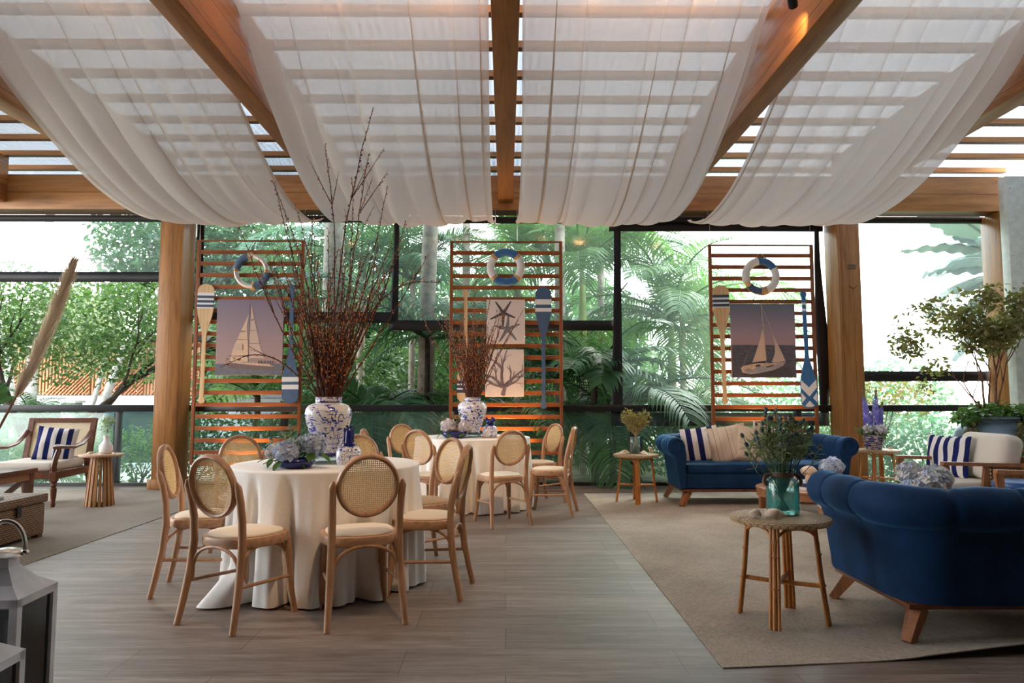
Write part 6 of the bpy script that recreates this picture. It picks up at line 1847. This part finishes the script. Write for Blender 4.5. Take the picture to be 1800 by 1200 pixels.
def delphinium(label, x, y, z, L, seed, lean):
    r = random.Random(seed); t = thing('delphinium', label, 'flower', (x, y, z), 0, 'delphiniums of the patterned pot')
    m = MB(); m.tube([(0, 0, 0), (lean * 0.5, 0, L * 0.5), (lean, 0, L)], [0.006, 0.005, 0.002], 6); obj('stem', m, STEM, t)
    m = MB()
    for i in range(64):
        f = 0.28 + 0.55 * i / 64; a = i * 2.4; rr = 0.050 * (1.15 - f); c = Vector((lean * f + math.cos(a) * rr, math.sin(a) * rr, L * f)); n = Vector((math.cos(a), math.sin(a), 0.2)).normalized(); u = n.orthogonal().normalized(); v = n.cross(u); s = 0.034 * (1.25 - f)
        vs = [c]; fs = []
        for k in range(5):
            q = D2 * k / 5; d = u * math.cos(q) + v * math.sin(q); e = -u * math.sin(q) + v * math.cos(q); b = len(vs)
            vs += [c + d * s * .6 + e * s * .4 + n * s * .3, c + d * s + n * s * .2, c + d * s * .6 - e * s * .4 + n * s * .3]; fs.append((0, b + 2, b + 1, b))
        m.add(vs, fs)
    obj('flower_spike', m, H_VIOLET, t, smooth=False)
    m = MB()
    for i in range(26):
        f = 0.80 + 0.20 * i / 26; a = i * 2.4; m.ball((lean * f + math.cos(a) * 0.016 * (1.6 - f), math.sin(a) * 0.016 * (1.6 - f), L * f), (0.007, 0.007, 0.009), 6, 5)
    obj('bud_tip', m, L_DRIED, t)
    return t
delphinium('violet delphinium spike leaning towards the timber column', px_ - 0.02, py_ + 0.02, HS + 0.135, 0.62, 41, -0.09)
delphinium('violet delphinium spike rising upright against the glass', px_ + 0.02, py_ + 0.02, HS + 0.135, 0.64, 42, 0.05)
delphinium('short violet delphinium spike low behind the hydrangeas', px_ + 0.05, py_ + 0.03, HS + 0.135, 0.46, 43, 0.10)
r = random.Random(44)
t = obj('greenery', leaf_cloud(r, [((0, 0, 0.22), (0.17, 0.12, 0.05)), ((0.12, 0, 0.26), (0.07, 0.06, 0.06)), ((-0.13, 0, 0.24), (0.07, 0.06, 0.05))], 240, 0.065, 0.028, droop=0.1), L_FLOWER, smooth=False)
t.location = (px_, py_, HS); tag(t, 'dark green leaves around the rim of the patterned flower pot', 'foliage', kind='stuff')

# ---- things on the low walnut table
t = thing('terracotta_pot', 'small peach terracotta pot with a lilac hydrangea', 'pot', (3.27, 7.22, 0.31))
m = MB(); m.lathe([(0, 0), (0.046, 0), (0.050, 0.008), (0.060, 0.10), (0.064, 0.112), (0.058, 0.112), (0.050, 0.09), (0, 0.085)], 30); obj('body', m, TERRA, t, angle=50)
hydrangea('round lilac hydrangea in the terracotta pot', 3.28, 7.21, 0.31 + 0.195, 1.65, B_BLUE, (3.27, 7.22, 0.40), 3, 51, 'blooms around the blue sofas')
for k, (col, lb, dz) in enumerate((((0.02, 0.04, 0.14), 'lower navy book beside the terracotta pot', 0.0), ((0.55, 0.60, 0.66), 'upper pale book beside the terracotta pot', 0.028))):
    t = thing('book', lb, 'book', (3.13, 7.36, 0.311 + dz), 0.3 + 0.15 * k, 'books on the low walnut table')
    m = MB(); m.box((0, 0, 0.002), (0.20, 0.15, 0.003)); m.box((0, 0, 0.0245), (0.20, 0.15, 0.003)); m.box((-0.099, 0, 0.013), (0.003, 0.15, 0.025)); obj('cover', m, plain('book cloth %d' % k, col, 0.6), t, smooth=False)
    m = MB(); m.box((0.001, 0, 0.0133), (0.192, 0.144, 0.0195)); obj('pages', m, CLOTH, t, smooth=False)
t = thing('stoppered_bottle', 'little glass bottle with a turquoise stopper and rope on the low walnut table', 'bottle', (2.86, 7.12, 0.311))
m = MB(); m.lathe([(0, 0), (0.036, 0), (0.040, 0.01), (0.040, 0.06), (0.020, 0.085), (0.016, 0.14), (0.018, 0.15), (0, 0.15)], 24); obj('body', m, SHELL_M, t)
m = MB(); m.ball((0, 0, 0.168), 0.024, 14, 10); obj('stopper', m, plain('turquoise bead', (0.02, 0.42, 0.46), 0.3), t)
m = MB()
for zz in (0.085, 0.094, 0.103): m.tube([(0.021 * math.cos(q), 0.021 * math.sin(q), zz) for q in [D2 * i / 14 for i in range(14)]], 0.006, 6, closed=True)
obj('rope_wrap', m, TWIG, t)

# ---- hydrangeas on the taller table behind the near sofa
t = thing('ceramic_vase', 'short white vase holding the big cream and blue hydrangeas', 'vase', (3.09, 5.25, 0.38))
m = MB(); m.lathe([(0, 0), (0.06, 0), (0.075, 0.02), (0.09, 0.10), (0.085, 0.15), (0.09, 0.17), (0.083, 0.17), (0.078, 0.15), (0, 0.12)], 32); obj('body', m, WHITE_PAINT, t, angle=50)
g = 'hydrangeas on the taller walnut table'
for i, (dx, dy, dz, s, lb) in enumerate([(-0.045, -0.075, 0.205, 1.55, 'front cream hydrangea, biggest of the white vase'), (0.075, 0.02, 0.235, 1.55, 'cream blue hydrangea of the white vase nearest the armchair'), (-0.095, 0.06, 0.27, 1.35, 'pale hydrangea at the top of the white vase'), (-0.13, -0.01, 0.17, 1.1, 'lilac blue hydrangea drooping at the side of the white vase')]):
    hydrangea(lb, 3.09 + dx, 5.25 + dy, 0.38 + dz, s, B_CREAM if i < 3 else B_BLUE, (3.09 + dx * 0.3, 5.25 + dy * 0.3, 0.51), 4, 60 + i, g)
t = thing('clear_vase', 'small clear glass of dark thistles on the taller walnut table', 'vase', (2.68, 5.15, 0.38))
m = MB(); m.lathe([(0, 0), (0.05, 0), (0.055, 0.005), (0.058, 0.09), (0.055, 0.09), (0.052, 0.012)], 28); obj('glass_wall', m, VASE_CLEAR, t, angle=50)
thistles('few dark thistles in the small clear glass', (2.68, 5.15, 0.39), [(-0.03, 0, 0.13, 0.9), (0.03, -0.02, 0.12, 0.9), (0.06, 0.01, 0.13, 0.9), (0.0, 0.03, 0.14, 0.9), (-0.05, -0.02, 0.11, 0.8)])

# ---- white bottle vase with a sprig on the slatted side table
t = thing('bottle_vase', 'white ceramic bottle vase on the slatted side table', 'vase', (-4.53, 8.17, 0.577))
m = MB(); m.lathe([(0, 0), (0.058, 0), (0.068, 0.01), (0.074, 0.05), (0.070, 0.09), (0.045, 0.128), (0.030, 0.145), (0.028, 0.195), (0.034, 0.205), (0.028, 0.205), (0.022, 0.19), (0, 0.15)], 32); obj('body', m, CLOTH, t, angle=50)
t = thing('green_sprig', 'sprig of small green leaves in the white bottle vase', 'flowers', (-4.53, 8.17, 0.73))
r = random.Random(71)
obj('foliage', leaf_cloud(r, [((0, 0, 0.16), (0.07, 0.06, 0.10)), ((0.03, 0, 0.22), (0.06, 0.06, 0.06))], 130, 0.04, 0.018, droop=-0.3), L_GREY, t, smooth=False)
m = MB()
for k in range(6): a = r.uniform(0, D2); m.tube([(0, 0, 0), (0, 0, 0.07), (math.cos(a) * 0.06, math.sin(a) * 0.05, 0.22)], [0.003, 0.002, 0.001], 5)
obj('stem', m, STEM, t)

# ---- big urn with a slender tree
ux, uy = 6.07, 8.92
t = thing('potted_tree', 'slender olive leaved tree growing from a big blue grey urn', 'potted tree', (ux, uy, 0))
m = MB(); m.lathe([(0, 0), (0.22, 0), (0.25, 0.02), (0.33, 0.22), (0.405, 0.48), (0.42, 0.64), (0.39, 0.78), (0.32, 0.87), (0.285, 0.905), (0.29, 0.93), (0.33, 0.95), (0.33, 0.975), (0.29, 0.975), (0.27, 0.93), (0, 0.90)], 48); obj('urn', m, URN_M, t, angle=50)
m = MB(); rr_ = random.Random(80); tips = []
for p, d, L, rad in (((-0.03, 0, 0.90), (-0.12, 0, 1), 0.62, 0.018), ((0.12, 0.02, 0.90), (0.02, 0, 1), 0.66, 0.022), ((-0.06, 0.02, 0.90), (-0.40, 0, 1), 0.55, 0.012), ((0.10, 0.02, 1.05), (0.45, 0, 1), 0.6, 0.014), ((0.0, 0, 0.95), (0.06, 0.1, 1), 0.66, 0.014), ((-0.02, 0, 1.0), (-0.65, -0.1, 0.8), 0.62, 0.010)):
    branchy(m, rr_, p, d, L, rad, 3, 0.55, tips)
obj('trunk', m, plain('reddish stem bark', (0.20, 0.075, 0.045), 0.7, var=0.4), t, angle=None)
cl = []
for p, dep in tips:
    if dep <= 1: cl.append(((p.x, p.y, p.z), (0.16, 0.14, 0.10)))
cl += [((-0.62, 0, 1.62), (0.22, 0.15, 0.14)), ((-0.78, 0, 1.45), (0.16, 0.12, 0.2)), ((0.45, 0, 2.2), (0.28, 0.2, 0.16)), ((-0.25, 0, 2.25), (0.25, 0.2, 0.14)), ((0.15, 0, 2.38), (0.25, 0.2, 0.14)), ((-0.45, 0, 2.05), (0.22, 0.15, 0.12))]
obj('crown', leaf_cloud(rr_, cl, 2700, 0.092, 0.042, droop=0.25), L_OLIVE, t, smooth=False)
obj('underplanting', leaf_cloud(rr_, [((0, -0.02, 1.03), (0.40, 0.30, 0.13)), ((0.40, -0.1, 0.95), (0.22, 0.25, 0.2)), ((-0.33, -0.12, 0.98), (0.2, 0.2, 0.12)), ((0.50, -0.15, 0.70), (0.16, 0.2, 0.28)), ((0.45, -0.2, 0.42), (0.18, 0.2, 0.25))], 1500, 0.085, 0.055, droop=0.3), L_FLOWER, t, smooth=False)
obj('trailing_vine', leaf_cloud(rr_, [((-0.36, -0.24, 0.80), (0.10, 0.06, 0.16)), ((0.12, -0.40, 0.72), (0.10, 0.05, 0.22)), ((-0.44, -0.1, 0.62), (0.08, 0.1, 0.12))], 260, 0.06, 0.035, droop=0.6), L_OLIVE, t, smooth=False)

# ---- dried arrangement at the edge: pampas, dark grass, pleated palm leaf in a floor vase
vx, vy = -3.86, 4.98
t = thing('dried_arrangement', 'pinkish pampas plume, dark grass and pleated palm leaf beside the wicker trunk', 'dried flowers', (vx, vy, 0))
m = MB(); m.lathe([(0, 0), (0.11, 0), (0.15, 0.05), (0.17, 0.22), (0.13, 0.40), (0.08, 0.48), (0.09, 0.52), (0.08, 0.52), (0.07, 0.47), (0, 0.3)], 36); obj('floor_vase', m, CREAM_PAINT, t)
def Pw(x, z): return Vector((x - vx, 0, z))
path = [Pw(-3.83, 0.45), Pw(-3.66, 0.72), Pw(-3.50, 1.0), Pw(-3.38, 1.25)]
tip = [Pw(-3.38, 1.25), Pw(-3.27, 1.50), Pw(-3.16, 1.80), Pw(-3.08, 2.05), Pw(-3.035, 2.19)]
m = MB(); m.tube(path + tip[1:4], [0.011, 0.010, 0.009, 0.008, 0.006, 0.004, 0.002], 8); obj('plume_stem', m, plain('dry pampas stem', (0.30, 0.17, 0.085), 0.8), t)
m = MB(); rp = random.Random(5)
for i in range(2600):
    f = rp.random() * 4 * 0.985; k = int(f); p = tip[k].lerp(tip[k + 1], f - k) if k < 4 else tip[4]
    g_ = f / 4; tg = (tip[min(k + 1, 4)] - tip[k]).normalized()
    wd = 0.085 * math.sin(PI * min(1, g_ * 0.86 + 0.10)) ** 0.8
    a = rp.uniform(0, D2); sd = Vector((math.cos(a), math.sin(a), 0)); sd = (sd - tg * sd.dot(tg)).normalized()
    L = rp.uniform(0.08, 0.16) * (1 - 0.3 * g_); d = (tg * 0.95 + sd * rp.uniform(0.08, 0.36)).normalized()
    p = p + sd * wd * rp.random() * 0.55 - tg * 0.05; w = tg.cross(sd) * 0.0022
    m.add([p - w, p + w, p + d * L * 0.6 + w * 0.8, p + d * L], [(0, 1, 2), (0, 2, 3)])
obj('plume', m, PLUME, t, smooth=False)
m = MB()
for sx, h, b in ((0.26, 0.88, 0.0), (0.12, 0.98, 0.05)):
    m.tube([(0.02, -0.05, 0.45), (sx * 0.5, -0.2, 0.62), (sx, -0.35, h)], [0.004, 0.0035, 0.003], 5); m.ball((sx + 0.008, -0.352, h + 0.02), (0.011, 0.011, 0.026), 8, 8)
obj('dark_grass', m, plain('blackened grass', (0.02, 0.016, 0.014), 0.8), t)
m = MB()
def fan(u, v):
    a = R(28 + 92 * u); rr = 0.10 + 0.52 * v * (1 - 0.10 * abs(math.sin(u * 26)) * (v > 0.9)); pl_ = 0.012 * math.cos(u * 26 * PI) * v
    return (0.02 + rr * math.cos(a) - 0.10, -0.05 + pl_ + 0.06 * v * v, 0.92 + rr * math.sin(a))
m.grid(fn=fan, nu=104, nv=8); m.tube([(0.0, 0, 0.45), (-0.05, -0.02, 0.7), (-0.08, -0.05, 0.95)], [0.010, 0.009, 0.008], 7)
o = obj('pleated_leaf', m, L_PALM, t, angle=None)
# ------------------------------------------------------------------ lamps of the room
def lamp(kind, name, loc, energy, col, parent=None, **k):
    d = bpy.data.lights.new(name, kind); d.energy = energy; d.color = col
    for a, b in k.items(): setattr(d, a, b)
    o = bpy.data.objects.new(name, d); COL.objects.link(o); o.location = loc
    if parent is not None: o.parent = parent
    return o
WARM = (1.0, 0.52, 0.20)
def aim(o, to, frm):
    o.rotation_euler = (Vector(to) - Vector(frm)).to_track_quat('-Z', 'Y').to_euler()
# uplights on the floor behind the tables and sofa, grazing the slatted screens
for i, (x, lb, e, zz) in enumerate([(-3.42, 'small black floor spotlight below the large sailboat print', 48, 1.0), (0.02, 'small black floor spotlight below the starfish screen', 85, 1.5), (3.42, 'small black floor spotlight behind the far blue sofa', 55, 1.1)]):
    t = thing('floor_spotlight', lb, 'spotlight', (x, 9.20, 0.012 if i == 2 else 0.0), 0, 'floor spotlights under the screens')
    m = MB(); m.lathe([(0, 0), (0.05, 0), (0.05, 0.012), (0.012, 0.016), (0.012, 0.05), (0, 0.05)], 24); obj('foot', m, BLACK, t)
    T = Matrix.Translation((0, 0, 0.075)) @ Euler((R(-22), 0, 0)).to_matrix().to_4x4()
    m = MB(); m.lathe([(0, -0.05), (0.034, -0.05), (0.038, -0.04), (0.038, 0.055), (0.034, 0.055), (0.033, 0.03), (0, 0.03)], 24, T=T); obj('head', m, BLACK, t)
    s = lamp('SPOT', 'floor_spot', (0, 0.022, 0.14), e, (1.0, 0.56, 0.23), t, spot_size=R(86), spot_blend=0.9, shadow_soft_size=0.03)
    aim(s, (0, 0.36, zz), (0, 0.022, 0.14))
# warm globes strung above the drapes
k = 0
for x, y in [(-1.55, 5.25), (-0.95, 5.15), (-0.48, 5.3), (0.72, 5.3), (1.18, 5.2), (1.62, 5.3), (-3.3, 5.2), (3.2, 5.1)]:
    t = thing('globe_lamp', 'warm glowing globe lamp above the sheer drapes', 'lamp', (x, y, 4.70), 0, 'warm globes above the drapes')
    m = MB(); m.ball((0, 0, -0.10), 0.07, 18, 12); obj('globe', m, BULB, t)
    m = MB(); m.tube([(0, 0, -0.10 + 0.065), (0, 0, 0.0), (0, 0, 0.02)], [0.02, 0.02, 0.01], 10); obj('socket', m, BLACK, t)
    lamp('POINT', 'globe_light', (0, 0, -0.20), 9, WARM, t, shadow_soft_size=0.07)
# spotlights fixed to the beams: one grazes a beam, others warm the tables
def spot(label, loc, to, e, size, blend=0.6):
    t = thing('beam_spotlight', label, 'spotlight', loc, 0, 'spotlights on the beams')
    d = (Vector(to) - Vector(loc)).normalized(); q = d.to_track_quat('-Z', 'Y')
    m = MB(); m.lathe([(0, 0.09), (0.03, 0.09), (0.034, 0.08), (0.034, 0.0), (0.028, 0.0), (0.026, 0.03), (0, 0.03)], 20, T=q.to_matrix().to_4x4()); obj('head', m, BLACK, t)
    m = MB(); m.tube([(-d.x * 0.06, -d.y * 0.06, -d.z * 0.06), (0, 0, 0.14)], 0.008, 6); obj('bracket', m, BLACK, t)
    s = lamp('SPOT', 'beam_spot', (d.x * 0.01, d.y * 0.01, d.z * 0.01), e, (1.0, 0.66, 0.38), t, spot_size=R(size), spot_blend=blend, shadow_soft_size=0.03)
    s.rotation_euler = q.to_euler()
spot('spotlight grazing the side of the beam above the near blue sofa', (2.07, 4.90, 4.02), (2.215, 5.18, 3.92), 9, 64)
spot('spotlight on the beam aimed at the front table', (-0.01, 2.6, 3.77), (-1.1, 4.6, 0.5), 75, 44, 0.9)
spot('spotlight on the beam aimed at the far table', (0.0, 4.0, 3.77), (-0.3, 7.9, 0.6), 130, 36, 0.9)
spot('spotlight on the beam aimed at the stools and blue sofa', (2.31, 4.0, 3.77), (2.3, 8.0, 0.5), 90, 44, 0.9)
